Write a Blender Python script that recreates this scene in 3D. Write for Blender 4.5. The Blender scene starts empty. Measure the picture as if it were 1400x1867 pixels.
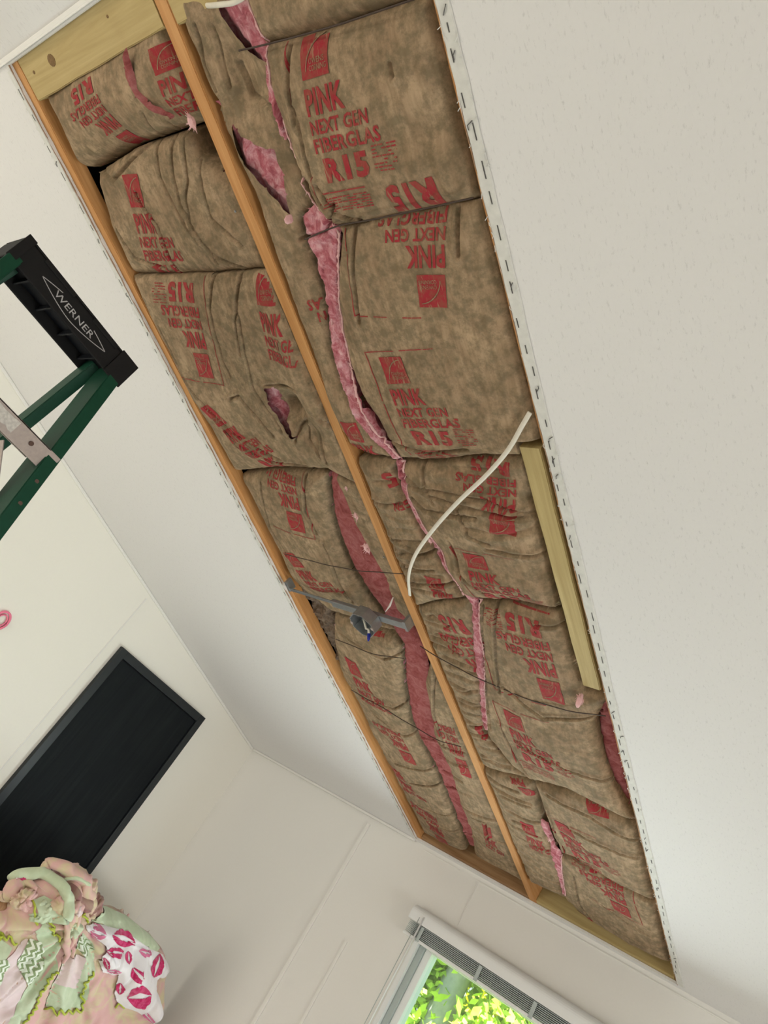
import bpy, bmesh, math, random
import numpy as np
from mathutils import Matrix, Vector

# ------------------------------------------------------------------ camera, world, lights, exposure
SC = bpy.context.scene
COL = SC.collection
CAM = np.array([0.0, 0.0, 1.65])
RT = np.array([0.73649123, 0.42841458, 0.52348984])
UP = np.array([-0.12799022, -0.67164727, 0.72973176])
FW = np.array([-0.66422825, 0.60444262, 0.43982945])
FPX = 1316.1
SL = 0.19071211                       # slope of the vaulted ceiling (radians)
H = 1.045                             # distance from the camera to the ceiling plane
NV = np.array([0, math.sin(SL), math.cos(SL)])
JD = np.array([0, math.cos(SL), -math.sin(SL)])

cd = bpy.data.cameras.new('camera'); cam = bpy.data.objects.new('camera', cd); COL.objects.link(cam)
cd.sensor_fit = 'VERTICAL'; cd.sensor_height = 36.0; cd.lens = FPX / 1867 * 36.0
cd.clip_start = 0.02
cam.matrix_world = Matrix(((RT[0], UP[0], -FW[0], CAM[0]), (RT[1], UP[1], -FW[1], CAM[1]),
                           (RT[2], UP[2], -FW[2], CAM[2]), (0, 0, 0, 1)))
SC.camera = cam

W = bpy.data.worlds.new('World'); SC.world = W; W.use_nodes = True
wn = W.node_tree
bg = wn.nodes['Background']
sky = wn.nodes.new('ShaderNodeTexSky'); sky.sky_type = 'HOSEK_WILKIE'; sky.turbidity = 4.0
sky.sun_direction = Vector((-0.35, -0.5, 0.79)).normalized()
wn.links.new(sky.outputs[0], bg.inputs[0]); bg.inputs[1].default_value = 5.5

def light(name, kind, loc, target, energy, color, size=(1, 1)):
    l = bpy.data.lights.new(name, kind); l.energy = energy; l.color = color
    if kind == 'AREA':
        l.shape = 'RECTANGLE'; l.size, l.size_y = size
    o = bpy.data.objects.new(name, l); COL.objects.link(o); o.location = loc
    o.rotation_euler = (Vector(target) - Vector(loc)).to_track_quat('-Z', 'Y').to_euler()
    return o
sun = light('sun', 'SUN', (0, 0, 10), (3.0, 5, 3.1), 24.0, (1, .95, .85)); sun.data.angle = .02
light('side_fill', 'AREA', (4.15, 1.3, .95), (-3.2, 1.5, 1.15), 62, (1.0, .98, .95), (2.0, 1.0))  # added fill from the right; no window stands in that wall
light('rear_fill', 'AREA', (-2.3, -3.3, 1.2), (-2.4, 2, 1.45), 36, (1.0, .93, .82), (2.0, 1.3))  # added warm fill from behind, where no window is built
light('left_fill', 'AREA', (-3.16, -0.7, .95), (-1.8, 1.6, 1.6), 16, (1.0, .93, .83), (1.1, .9))  # added fill to lift the left ceiling; this wall has no window
light('daylight_far_window', 'AREA', (-1.2, 3.10, 1.10), (-1.2, 0, 0.7), 22, (.86, .95, 1.0), (.8, .9))
VS = SC.view_settings
VS.view_transform = 'Standard'; VS.look = 'None'; VS.gamma = 1.0; VS.use_curve_mapping = False
VS.exposure = 0.34

# ------------------------------------------------------------------ projection helpers (photo pixel -> place in the room)
def ray(px, py):
    return (px - 700.0) * RT - (py - 933.5) * UP + FPX * FW
def xv(px, py, r=0.012):
    d = ray(px, py); p = d * ((H + r) / (d @ NV)); return (p[0], p @ JD)
def on_x(px, py, X):
    d = ray(px, py); return d * (X / d[0]) + CAM
def on_y(px, py, Y):
    d = ray(px, py); return d * (Y / d[1]) + CAM
def cpt(x, v, r):                       # point in the sloping ceiling frame -> world
    return CAM + np.array([x, 0, 0]) + NV * (H + r) + JD * v
def cmat(x, v, r=0.0):
    p = cpt(x, v, r)
    return Matrix(((1, JD[0], NV[0], p[0]), (0, JD[1], NV[1], p[1]), (0, JD[2], NV[2], p[2]), (0, 0, 0, 1)))

# ------------------------------------------------------------------ numpy value noise
_rs = np.random.RandomState(7); _tab = _rs.rand(256, 256)
def noise(x, y, seed=0):
    x = np.asarray(x, float) + seed * 17.31; y = np.asarray(y, float) + seed * 9.77
    xi = np.floor(x).astype(int); yi = np.floor(y).astype(int); fx = x - xi; fy = y - yi
    fx = fx * fx * (3 - 2 * fx); fy = fy * fy * (3 - 2 * fy)
    g = lambda a, b: _tab[a % 256, b % 256]
    return ((g(xi, yi) * (1 - fx) + g(xi + 1, yi) * fx) * (1 - fy) + (g(xi, yi + 1) * (1 - fx) + g(xi + 1, yi + 1) * fx) * fy) * 2 - 1
def fbm(x, y, seed=0, o=4):
    s = 0; a = 1.0; t = 0
    for i in range(o):
        s = s + a * noise(x * 2 ** i, y * 2 ** i, seed + i); t += a; a *= .5
    return s / t

# ------------------------------------------------------------------ materials
def srgb(r, g, b):
    f = lambda c: (c / 255 / 12.92) if c / 255 <= .04045 else ((c / 255 + .055) / 1.055) ** 2.4
    return (f(r), f(g), f(b), 1)
class NT:
    def __init__(s, name):
        s.m = bpy.data.materials.new(name); s.m.use_nodes = True; s.t = s.m.node_tree
        s.b = s.t.nodes['Principled BSDF']
    def n(s, kind, **kw):
        nd = s.t.nodes.new(kind)
        for k, v in kw.items():
            if k.startswith('i_'):
                k = k[2:]; key = int(k) if k.isdigit() else k.replace('_', ' ')
                nd.inputs[key].default_value = v
            else: setattr(nd, k, v)
        return nd
    def l(s, a, b): s.t.links.new(a, b)
    def coord(s, scale=(1, 1, 1), out='Object'):
        tc = s.n('ShaderNodeTexCoord'); mp = s.n('ShaderNodeMapping'); mp.inputs['Scale'].default_value = scale
        s.l(tc.outputs[out], mp.inputs[0]); return mp.outputs[0]
    def noise(s, vec, scale, detail=4, rough=.55, dist=0):
        nd = s.n('ShaderNodeTexNoise'); nd.inputs['Scale'].default_value = scale; nd.inputs['Detail'].default_value = detail
        nd.inputs['Roughness'].default_value = rough; nd.inputs['Distortion'].default_value = dist
        s.l(vec, nd.inputs['Vector']); return nd.outputs['Fac']
    def ramp(s, fac, stops):
        r = s.n('ShaderNodeValToRGB'); e = r.color_ramp.elements
        while len(e) < len(stops): e.new(.5)
        for el, (p, c) in zip(e, stops): el.position = p; el.color = c if len(c) == 4 else (*c, 1)
        s.l(fac, r.inputs[0]); return r.outputs[0]
    def mix(s, fac, a, b, mode='MIX'):
        m = s.n('ShaderNodeMix', data_type='RGBA', blend_type=mode)
        for sock, val in ((m.inputs[0], fac), (m.inputs[6], a), (m.inputs[7], b)):
            if hasattr(val, 'is_linked'): s.l(val, sock)
            else: sock.default_value = val
        return m.outputs[2]
    def bump(s, h, strength=.3, dist=.002):
        b = s.n('ShaderNodeBump'); b.inputs['Strength'].default_value = strength; b.inputs['Distance'].default_value = dist
        s.l(h, b.inputs['Height']); s.l(b.outputs[0], s.b.inputs['Normal'])
    def fin(s, col=None, rough=.8, spec=.3, metal=0):
        if col is not None:
            if hasattr(col, 'is_linked'): s.l(col, s.b.inputs['Base Color'])
            else: s.b.inputs['Base Color'].default_value = col
        s.b.inputs['Roughness'].default_value = rough
        s.b.inputs['Specular IOR Level'].default_value = spec; s.b.inputs['Metallic'].default_value = metal
        return s.m
def plain(name, col, rough=.6, spec=.3, metal=0, nscale=40, amt=.12, bump=.1):
    t = NT(name); v = t.coord(); f = t.noise(v, nscale, 4)
    c = t.mix(f, tuple(x * (1 - amt) for x in col[:3]) + (1,), tuple(min(1, x * (1 + amt)) for x in col[:3]) + (1,))
    if bump: t.bump(f, bump, .001)
    return t.fin(c, rough, spec, metal)

def mat_kraft():
    t = NT('kraft_paper')
    v = t.coord(); vs = t.coord((60, 9, 9))
    big = t.noise(v, 9, 6, .65, .6); mid = t.noise(v, 38, 6, .7); fib = t.noise(vs, 1.6, 5, .6); fine = t.noise(v, 260, 3)
    c = t.mix(t.ramp(big, [(.36, (0, 0, 0)), (.66, (1, 1, 1))]), (.30, .203, .121, 1), (.455, .325, .20, 1))
    blot = t.ramp(mid, [(.41, (1, 1, 1)), (.59, (0, 0, 0))])
    c = t.mix(blot, c, t.mix(.62, c, (.115, .098, .055, 1)))
    c = t.mix(t.ramp(fib, [(.36, (.55, .55, .55)), (.60, (0, 0, 0))]), c, t.mix(.75, c, (.16, .11, .055, 1)))
    h = t.mix(.5, fine, mid); t.bump(h, .35, .003)
    return t.fin(c, .82, .22)
def mat_print():
    t = NT('red_print'); v = t.coord(); f = t.noise(v, 55, 6, .75); vs = t.coord((60, 9, 9)); g = t.noise(vs, 2.2, 5, .65)
    c = t.mix(t.ramp(f, [(.42, (1, 1, 1)), (.58, (0, 0, 0))]), (.335, .026, .036, 1), (.28, .06, .045, 1))
    c = t.mix(t.ramp(g, [(.58, (0, 0, 0)), (.68, (1, 1, 1))]), c, (.33, .19, .115, 1))
    return t.fin(c, .8, .2)
def mat_wood(name, light_c, dark_c, knot=(.12, .06, .02, 1), axis='y', grain=1.0):
    t = NT(name)
    sc = {'y': (26, 1.2, 26), 'x': (1.2, 26, 26), 'z': (26, 26, 1.2)}[axis]
    vs = t.coord(sc); v = t.coord((4, 4, 4))
    g = t.noise(vs, 1.3 * grain, 6, .62, 1.2); g2 = t.noise(vs, 5, 4, .6); b = t.noise(v, 1.4, 3)
    c = t.mix(t.ramp(g, [(.32, (0, 0, 0)), (.68, (1, 1, 1))]), dark_c, light_c)
    c = t.mix(t.ramp(g2, [(.35, (.4, .4, .4)), (.55, (0, 0, 0))]), c, dark_c)
    c = t.mix(t.ramp(b, [(.45, (0, 0, 0)), (.8, (.5, .5, .5))]), c, dark_c)
    vo = t.n('ShaderNodeTexVoronoi'); vo.inputs['Scale'].default_value = 2.1; vm = t.coord({'y': (1.9, .8, 1.9), 'x': (.8, 1.9, 1.9), 'z': (1.9, 1.9, .8)}[axis]); t.l(vm, vo.inputs['Vector'])
    c = t.mix(t.ramp(vo.outputs['Distance'], [(.035, (.85, .85, .85)), (.075, (0, 0, 0))]), c, knot)
    t.bump(g2, .25, .001)
    return t.fin(c, .65, .3)
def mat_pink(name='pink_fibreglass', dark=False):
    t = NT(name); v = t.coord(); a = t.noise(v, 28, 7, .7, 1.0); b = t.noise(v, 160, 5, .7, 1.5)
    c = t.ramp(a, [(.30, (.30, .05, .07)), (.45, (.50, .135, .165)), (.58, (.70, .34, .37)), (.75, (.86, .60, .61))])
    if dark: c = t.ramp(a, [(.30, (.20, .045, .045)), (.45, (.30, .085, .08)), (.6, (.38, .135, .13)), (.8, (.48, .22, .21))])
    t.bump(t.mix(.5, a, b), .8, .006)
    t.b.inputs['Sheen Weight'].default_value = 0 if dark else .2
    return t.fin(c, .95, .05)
def mat_drywall(name, col, scale=120, amt=.035, bump=.25, specks=False):
    t = NT(name); v = t.coord(); f = t.noise(v, scale, 5, .6); g = t.noise(v, 3, 3)
    c = t.mix(f, tuple(x * (1 - amt) for x in col[:3]) + (1,), col)
    if specks:
        vs = t.coord((120, 40, 40)); q = t.noise(vs, 1.5, 5, .75)
        c = t.mix(t.ramp(q, [(.57, (0, 0, 0)), (.70, (.5, .5, .5))]), c, tuple(x * .60 for x in col[:3]) + (1,))
        t.bump(t.mix(.5, f, q), bump, .0015)
    else: t.bump(f, bump, .0008)
    return t.fin(c, .75, .25)
M = {}
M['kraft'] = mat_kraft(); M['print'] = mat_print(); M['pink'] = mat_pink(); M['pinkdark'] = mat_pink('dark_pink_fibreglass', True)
M['fir'] = mat_wood('orange_fir', (.66, .36, .145, 1), (.46, .21, .065, 1))
M['fir_x'] = mat_wood('brown_fir', (.46, .28, .14, 1), (.24, .125, .05, 1), axis='x')
M['treated_x'] = mat_wood('treated_pine_across', (.56, .44, .205, 1), (.42, .31, .125, 1), knot=(.16, .10, .04, 1), axis='x')
M['treated_y'] = mat_wood('treated_pine_along', (.58, .47, .225, 1), (.40, .30, .12, 1), knot=(.3, .2, .1, 1), axis='y')
M['ceiling'] = mat_drywall('ceiling_board', (.77, .765, .75, 1), bump=.45, specks=True)
M['scar'] = mat_drywall('scraped_paint', (.80, .80, .75, 1), 60, .3, .8)
M['gyp'] = mat_drywall('torn_board_edge', (.50, .33, .22, 1), 90, .6, .8)
M['wall_left'] = mat_drywall('wall_panel_cream', (.88, .86, .785, 1))
M['wall_far'] = mat_drywall('wall_panel_grey_cream', (.82, .81, .775, 1))
M['trim'] = mat_drywall('white_trim', (.84, .83, .79, 1))
M['floor'] = mat_wood('floor_boards', (.60, .57, .53, 1), (.52, .49, .455, 1))
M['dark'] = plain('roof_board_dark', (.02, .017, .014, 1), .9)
M['white'] = plain('white_vinyl', (.80, .82, .82, 1), .35, .5, nscale=10, amt=.02, bump=0)
M['greyvinyl'] = plain('grey_vinyl', (.42, .48, .47, 1), .4, .5, nscale=10, amt=.02, bump=0)
M['slot'] = plain('dark_slot', (.10, .095, .09, 1), .9, nscale=300, amt=.4)
M['wire'] = plain('rusty_wire', (.055, .035, .025, 1), .6)
M['steel'] = plain('galvanised_steel', (.33, .35, .36, 1), .38, .5, .75, 60, .25, .1)
M['cable'] = plain('white_cable_jacket', (.72, .68, .58, 1), .45, .4, nscale=80, amt=.1, bump=0)
M['black'] = plain('black_plastic', (.009, .009, .009, 1), .6, .2, nscale=200, amt=.3, bump=.25)
M['blackin'] = plain('black_plastic_inside', (.006, .008, .012, 1), .6, .2)
M['green'] = plain('green_fibreglass', (.008, .062, .035, 1), .5, .25, nscale=60, amt=.2)
M['alu'] = plain('dull_aluminium', (.42, .36, .33, 1), .45, .5, .35, 120, .2)
M['label'] = plain('worn_paper_label', (.62, .60, .56, 1), .8, nscale=150, amt=.45)
M['rivet'] = plain('rivet_brown', (.10, .055, .04, 1), .5)
M['logo'] = plain('chalky_white_print', (.45, .45, .45, 1), .8, nscale=400, amt=.5)
M['door'] = mat_wood('black_stained_wood', (.013, .017, .018, 1), (.006, .008, .010, 1), knot=(.004, .004, .005, 1), axis='z', grain=.8)
M['door'].node_tree.nodes['Principled BSDF'].inputs['Specular IOR Level'].default_value = .12
M['doorframe'] = plain('black_frame_paint', (.010, .014, .017, 1), .45, .4, nscale=20)
M['pinkpaint'] = plain('pink_paint', (.86, .22, .34, 1), .6)
M['postwood'] = mat_wood('bedpost_wood', (.42, .24, .12, 1), (.25, .13, .06, 1), axis='z')
M['q_pink'] = None
def mat_cloth(name, c1, c2, scale=14, bump=.3):
    t = NT(name); v = t.coord(); a = t.noise(v, scale, 4, .6, .8); w = t.noise(v, 300, 2)
    c = t.mix(t.ramp(a, [(.42, (0, 0, 0)), (.62, (1, 1, 1))]), c1, c2)
    t.bump(t.mix(.6, a, w), bump, .002); t.b.inputs['Sheen Weight'].default_value = .2
    return t.fin(c, .9, .1)
M['q_pink'] = mat_cloth('cotton_dusty_pink', (.66, .40, .37, 1), (.62, .53, .33, 1))
M['q_pale'] = mat_cloth('cotton_pale_pink', (.74, .60, .59, 1), (.70, .58, .54, 1))
M['q_green'] = mat_cloth('cotton_sage', (.50, .58, .39, 1), (.57, .64, .45, 1))
M['q_lime'] = mat_cloth('rickrack_lime', (.40, .46, .05, 1), (.47, .52, .09, 1), 40)
M['q_white'] = mat_cloth('cotton_white', (.78, .74, .73, 1), (.74, .70, .70, 1))
M['q_red'] = mat_cloth('crimson_lip_print', (.48, .02, .10, 1), (.60, .07, .19, 1), 60)
M['q_rose'] = mat_cloth('rose_lip_print', (.62, .14, .28, 1), (.68, .22, .34, 1), 60)
M['q_shade'] = mat_cloth('cotton_pink_shaded', (.30, .15, .14, 1), (.36, .24, .18, 1))  # pink cotton darkened to paint the shade inside the knot's cavity
def mat_chevron():
    t = NT('chevron_cotton'); v = t.coord(); sp = t.n('ShaderNodeSeparateXYZ'); t.l(v, sp.inputs[0])
    def mth(op, a, b=None):
        m = t.n('ShaderNodeMath', operation=op)
        for i, q in enumerate((a, b)):
            if q is None: continue
            if hasattr(q, 'is_linked'): t.l(q, m.inputs[i])
            else: m.inputs[i].default_value = q
        return m.outputs[0]
    zig = mth('ABSOLUTE', mth('SUBTRACT', mth('FRACT', mth('MULTIPLY', sp.outputs[2], 38)), .5))
    s = mth('FRACT', mth('ADD', mth('MULTIPLY', sp.outputs[1], 42), mth('MULTIPLY', zig, 1.3)))
    f = mth('GREATER_THAN', s, .5)
    return t.fin(t.mix(f, (.26, .33, .17, 1), (.76, .80, .68, 1)), .9, .1)
M['chevron'] = mat_chevron()
def mat_glass():
    t = NT('window_glass'); tr = t.n('ShaderNodeBsdfTransparent'); tr.inputs[0].default_value = (.93, .97, .95, 1)
    gl = t.n('ShaderNodeBsdfGlossy'); gl.inputs['Roughness'].default_value = .03; mx = t.n('ShaderNodeMixShader'); mx.inputs[0].default_value = .05
    t.l(tr.outputs[0], mx.inputs[1]); t.l(gl.outputs[0], mx.inputs[2]); t.l(mx.outputs[0], t.t.nodes['Material Output'].inputs[0])
    return t.m
M['glass'] = mat_glass()
M['leaf'] = plain('spring_leaf', (.52, .72, .10, 1), .6, .2, nscale=2.5, amt=.45, bump=0)
M['leaf2'] = plain('yellow_leaf', (.72, .72, .07, 1), .6, .2, nscale=2.5, amt=.3, bump=0)
M['bark'] = plain('grey_bark', (.50, .50, .50, 1), .9, nscale=14, amt=.4)
M['grass'] = plain('lawn', (.16, .26, .05, 1), .9, nscale=5)
M['loose'] = plain('loose_brown_insulation', (.17, .125, .09, 1), .95, .1, nscale=70, amt=.95, bump=.8)

# ------------------------------------------------------------------ object helpers
def link(name, me, mat=None, parent=None, smooth=False):
    o = bpy.data.objects.new(name, me); COL.objects.link(o)
    if mat is not None and not me.materials: me.materials.append(M[mat] if isinstance(mat, str) else mat)
    if parent is not None: o.parent = parent
    if smooth:
        for p in me.polygons: p.use_smooth = True
    return o
def tag(o, label, cat, group=None, kind=None):
    if label: o['label'] = label
    if cat: o['category'] = cat
    if group: o['group'] = group
    if kind: o['kind'] = kind
    return o
def root(name, mw, label, cat, group=None, kind=None):
    o = bpy.data.objects.new(name, None); COL.objects.link(o); o.matrix_world = mw; o.empty_display_size = .05
    return tag(o, label, cat, group, kind)
def mesh(verts, faces, name='mesh'):
    me = bpy.data.meshes.new(name); me.from_pydata([tuple(map(float, v)) for v in verts], [], [tuple(int(i) for i in f) for f in faces]); me.update()
    return me
def bm_mesh(bm, name='mesh'):
    me = bpy.data.meshes.new(name); bmesh.ops.recalc_face_normals(bm, faces=bm.faces); bm.to_mesh(me); bm.free(); return me
def box(bm, x0, x1, y0, y1, z0, z1, bev=0):
    r = bmesh.ops.create_cube(bm, size=1.0)
    for v in r['verts']:
        v.co = Vector(((x0 + x1) / 2 + v.co.x * (x1 - x0), (y0 + y1) / 2 + v.co.y * (y1 - y0), (z0 + z1) / 2 + v.co.z * (z1 - z0)))
    if bev:
        es = list({e for v in r['verts'] for e in v.link_edges})
        bmesh.ops.bevel(bm, geom=es, offset=bev, segments=2, affect='EDGES', profile=.6)
def boxobj(name, b, mat, parent=None, bev=0, smooth=False):
    bm = bmesh.new(); box(bm, *b, bev=bev); return link(name, bm_mesh(bm), mat, parent, smooth)
def tube_bm(bm, pts, rad, seg=8, cap=True, squash=1.0):
    pts = [Vector(p) for p in pts]; n = len(pts); rings = []
    rads = rad if hasattr(rad, '__len__') else [rad] * n
    ref = Vector((.13, .2, .97))
    for i in range(n):
        t = (pts[min(i + 1, n - 1)] - pts[max(i - 1, 0)]).normalized()
        a = t.cross(ref)
        if a.length < .05: a = t.cross(Vector((1, 0, 0)))
        a.normalize(); b = t.cross(a)
        rings.append([bm.verts.new(pts[i] + (a * math.cos(2 * math.pi * k / seg) + b * math.sin(2 * math.pi * k / seg) * squash) * rads[i]) for k in range(seg)])
    for i in range(n - 1):
        for k in range(seg):
            bm.faces.new((rings[i][k], rings[i][(k + 1) % seg], rings[i + 1][(k + 1) % seg], rings[i + 1][k]))
    if cap: bm.faces.new(rings[0][::-1]); bm.faces.new(rings[-1])
def tubeobj(name, pts, rad, mat, parent=None, seg=8, squash=1.0):
    bm = bmesh.new(); tube_bm(bm, pts, rad, seg, True, squash); return link(name, bm_mesh(bm), mat, parent, True)
def spline(pts, n):
    P = [np.array(p, float) for p in pts]; P = [2 * P[0] - P[1]] + P + [2 * P[-1] - P[-2]]; out = []
    for i in range(1, len(P) - 2):
        for k in range(n):
            t = k / n; a, b, c, d = P[i - 1:i + 3]
            out.append(.5 * ((2 * b) + (c - a) * t + (2 * a - 5 * b + 4 * c - d) * t * t + (3 * b - a - 3 * c + d) * t ** 3))
    out.append(P[-2]); return out
def beam(name, p0, p1, w, d, mat, parent=None, side=(0, 1, 0), bev=.002):
    """box beam from p0 to p1; w along side, d across"""
    p0 = Vector(p0); p1 = Vector(p1); ax = (p1 - p0).normalized(); s = Vector(side); s = (s - ax * s.dot(ax)).normalized(); u = ax.cross(s)
    bm = bmesh.new(); box(bm, -w / 2, w / 2, -d / 2, d / 2, 0, (p1 - p0).length, bev)
    bm.transform(Matrix(((s.x, u.x, ax.x, p0.x), (s.y, u.y, ax.y, p0.y), (s.z, u.z, ax.z, p0.z), (0, 0, 0, 1))))
    return link(name, bm_mesh(bm), mat, parent)

# polygon -> grid mesh whose rim is snapped on the polygon
def pt_in(X, Y, poly):
    ins = np.zeros(X.shape, bool); n = len(poly)
    for i in range(n):
        x0, y0 = poly[i]; x1, y1 = poly[(i + 1) % n]
        c = ((y0 > Y) != (y1 > Y)) & (X < (x1 - x0) * (Y - y0) / ((y1 - y0) if y1 != y0 else 1e-12) + x0); ins ^= c
    return ins
def near(X, Y, poly, closed=True):
    best = np.full(X.shape, 1e9); nx = X.copy(); ny = Y.copy(); n = len(poly)
    for i in range(n if closed else n - 1):
        x0, y0 = poly[i]; x1, y1 = poly[(i + 1) % n]; dx, dy = x1 - x0, y1 - y0; L = dx * dx + dy * dy + 1e-12
        t = np.clip(((X - x0) * dx + (Y - y0) * dy) / L, 0, 1); qx = x0 + t * dx; qy = y0 + t * dy; d = np.hypot(X - qx, Y - qy)
        m = d < best; best = np.where(m, d, best); nx = np.where(m, qx, nx); ny = np.where(m, qy, ny)
    return best, nx, ny
def jag(poly, amp, step, seed, closed=True):
    out = []; n = len(poly); rr = random.Random(seed)
    for i in range(n if closed else n - 1):
        a = np.array(poly[i]); b = np.array(poly[(i + 1) % n]); L = np.linalg.norm(b - a); k = max(1, int(L / step))
        for j in range(k):
            p = a + (b - a) * j / k; out.append((p[0] + rr.uniform(-amp, amp), p[1] + rr.uniform(-amp, amp)))
    if not closed: out.append(tuple(poly[-1]))
    return out
def polygrid(poly, step, holes=()):
    P = np.array(poly); x0, y0 = P.min(0) - step; x1, y1 = P.max(0) + step
    nx = int((x1 - x0) / step) + 2; ny = int((y1 - y0) / step) + 2
    X, Y = np.meshgrid(x0 + np.arange(nx) * step, y0 + np.arange(ny) * step, indexing='ij')
    for pl in (poly, *holes):
        d, qx, qy = near(X, Y, pl); m = d < .62 * step; X = np.where(m, qx, X); Y = np.where(m, qy, Y)
    cx = (X[:-1, :-1] + X[1:, :-1] + X[1:, 1:] + X[:-1, 1:]) / 4; cy = (Y[:-1, :-1] + Y[1:, :-1] + Y[1:, 1:] + Y[:-1, 1:]) / 4
    keep = pt_in(cx, cy, poly)
    for h in holes: keep &= ~pt_in(cx, cy, h)
    I, J = np.nonzero(keep); idx = lambda i, j: i * ny + j
    F = np.stack([idx(I, J), idx(I + 1, J), idx(I + 1, J + 1), idx(I, J + 1)], 1)
    used = np.unique(F); remap = np.full(nx * ny, -1); remap[used] = np.arange(len(used))
    return X.ravel()[used], Y.ravel()[used], remap[F]

# ================================================================== SETTING
FAR = 3.19; LEFT = -3.22; RIGHT = 4.2; BACK = -3.4; VR = -0.277   # VR: ridge line in ceiling coordinates
def struct(name, me, mat, label=None, parent=None):
    o = link(name, me, mat, parent); o['kind'] = 'structure'
    if label: o['label'] = label
    return o
VF = 3.046      # far wall in ceiling coordinates
OX0, OX1, OV0, OV1 = -1.957, -0.731, -0.262, 3.022
# ceiling with opening; straight cut edges with a slightly ragged line
rr = random.Random(3)
def ceiling_mesh():
    inner = []
    n = 130
    for i in range(n + 1):
        v = OV0 + (OV1 - OV0) * i / n; inner.append((OX0 + rr.uniform(-.0016, .0016), v))
    rightline = [(OX1 + rr.uniform(-.0012, .0012), OV1 - (OV1 - OV0) * i / n) for i in range(n + 1)]
    verts = []; faces = []
    def quad(a, b, c, d):
        k = len(verts); verts.extend([(*a, 0), (*b, 0), (*c, 0), (*d, 0)]); faces.append((k, k + 1, k + 2, k + 3))
    for i in range(n):
        quad((LEFT, inner[i][1]), (LEFT, inner[i + 1][1]), inner[i + 1], inner[i])
        quad((RIGHT, rightline[i][1]), (RIGHT, rightline[i + 1][1]), rightline[i + 1], rightline[i])
    quad((LEFT, VR), (LEFT, OV0), (RIGHT, OV0), (RIGHT, VR))
    quad((LEFT, OV1), (LEFT, VF), (RIGHT, VF), (RIGHT, OV1))
    bm = bmesh.new(); bm.from_mesh(mesh(verts, faces)); bmesh.ops.remove_doubles(bm, verts=bm.verts, dist=1e-5)
    bmesh.ops.recalc_face_normals(bm, faces=bm.faces)
    r = bmesh.ops.extrude_face_region(bm, geom=bm.faces[:])
    for v in r['geom']:
        if isinstance(v, bmesh.types.BMVert): v.co.z += .0095
    return bm_mesh(bm)
c = struct('ceiling', ceiling_mesh(), 'ceiling', 'white textured vaulted ceiling board with a long strip cut out'); c.matrix_world = cmat(0, 0)
# other slope of the vault behind the ridge
ridge = cpt(0, VR, 0)
bm = bmesh.new(); box(bm, LEFT, RIGHT, BACK, ridge[1], 0, .01)
for v in bm.verts: v.co.z += ridge[2] - (ridge[1] - v.co.y) * math.tan(SL)
struct('ceiling_rear', bm_mesh(bm), 'ceiling', 'white ceiling slope on the other side of the ridge')
WT = .1
def wall(name, b, mat, label): return struct(name, (lambda bm: (box(bm, *b), bm_mesh(bm))[1])(bmesh.new()), mat, label)
wall('floor', (LEFT - WT, RIGHT + WT, BACK - WT, FAR + WT, -.1, 0), 'floor', 'plain wooden floor below the view')
wall('wall_left', (LEFT - WT, LEFT, BACK - WT, FAR + WT, 0, 3.0), 'wall_left', 'cream panelled wall carrying the dark door')
wall('wall_right', (RIGHT, RIGHT + WT, BACK - WT, FAR + WT, 0, 3.0), 'wall_left', 'cream wall on the right outside the view')
wall('wall_back', (LEFT, RIGHT, BACK - WT, BACK, 0, 3.0), 'wall_left', 'cream wall behind the viewer')
WX0, WX1, WZ0, WZ1 = -1.735, -.80, .62, 1.765
bm = bmesh.new()
box(bm, LEFT, WX0, FAR, FAR + WT, 0, 2.1); box(bm, WX1, RIGHT, FAR, FAR + WT, 0, 2.1); box(bm, WX0, WX1, FAR, FAR + WT, WZ1, 2.1); box(bm, WX0, WX1, FAR, FAR + WT, 0, WZ0)
wall_far_top = 2.1
struct('wall_far', bm_mesh(bm), 'wall_far', 'pale grey-cream panelled wall with the window')
# ridge trim: two thin beads along the near end of the opening
for k, (a, b, rr0) in enumerate(((VR - .002, OV0 - .007, -.005),)):
    bm = bmesh.new(); box(bm, LEFT + .001, RIGHT - .001, a, b, rr0, -.0005, .002); box(bm, LEFT + .001, RIGHT - .001, b - .002, b + .003, -.005, -.0006, .002)
    o = struct('trim_1', bm_mesh(bm), 'trim', 'narrow white ridge trim board along the near end of the opening'); o.matrix_world = cmat(0, 0)
# wall / ceiling joints
bm = bmesh.new(); box(bm, LEFT + .0005, LEFT + .014, VR, VF - .016, -.013, -.0005, .003); o = struct('trim_2', bm_mesh(bm), 'trim', 'thin white cove bead between left wall and ceiling'); o.matrix_world = cmat(0, 0)
bm = bmesh.new(); box(bm, LEFT + .015, OX0 - .01, VF - .018, VF - .006, -.012, -.0005, .003); o = struct('trim_3', bm_mesh(bm), 'wall_far', 'thin bead between far wall and ceiling left of the opening'); o.matrix_world = cmat(0, 0)
ztop = cpt(0, VF, 0)[2]
def zw(x): return ztop
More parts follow.
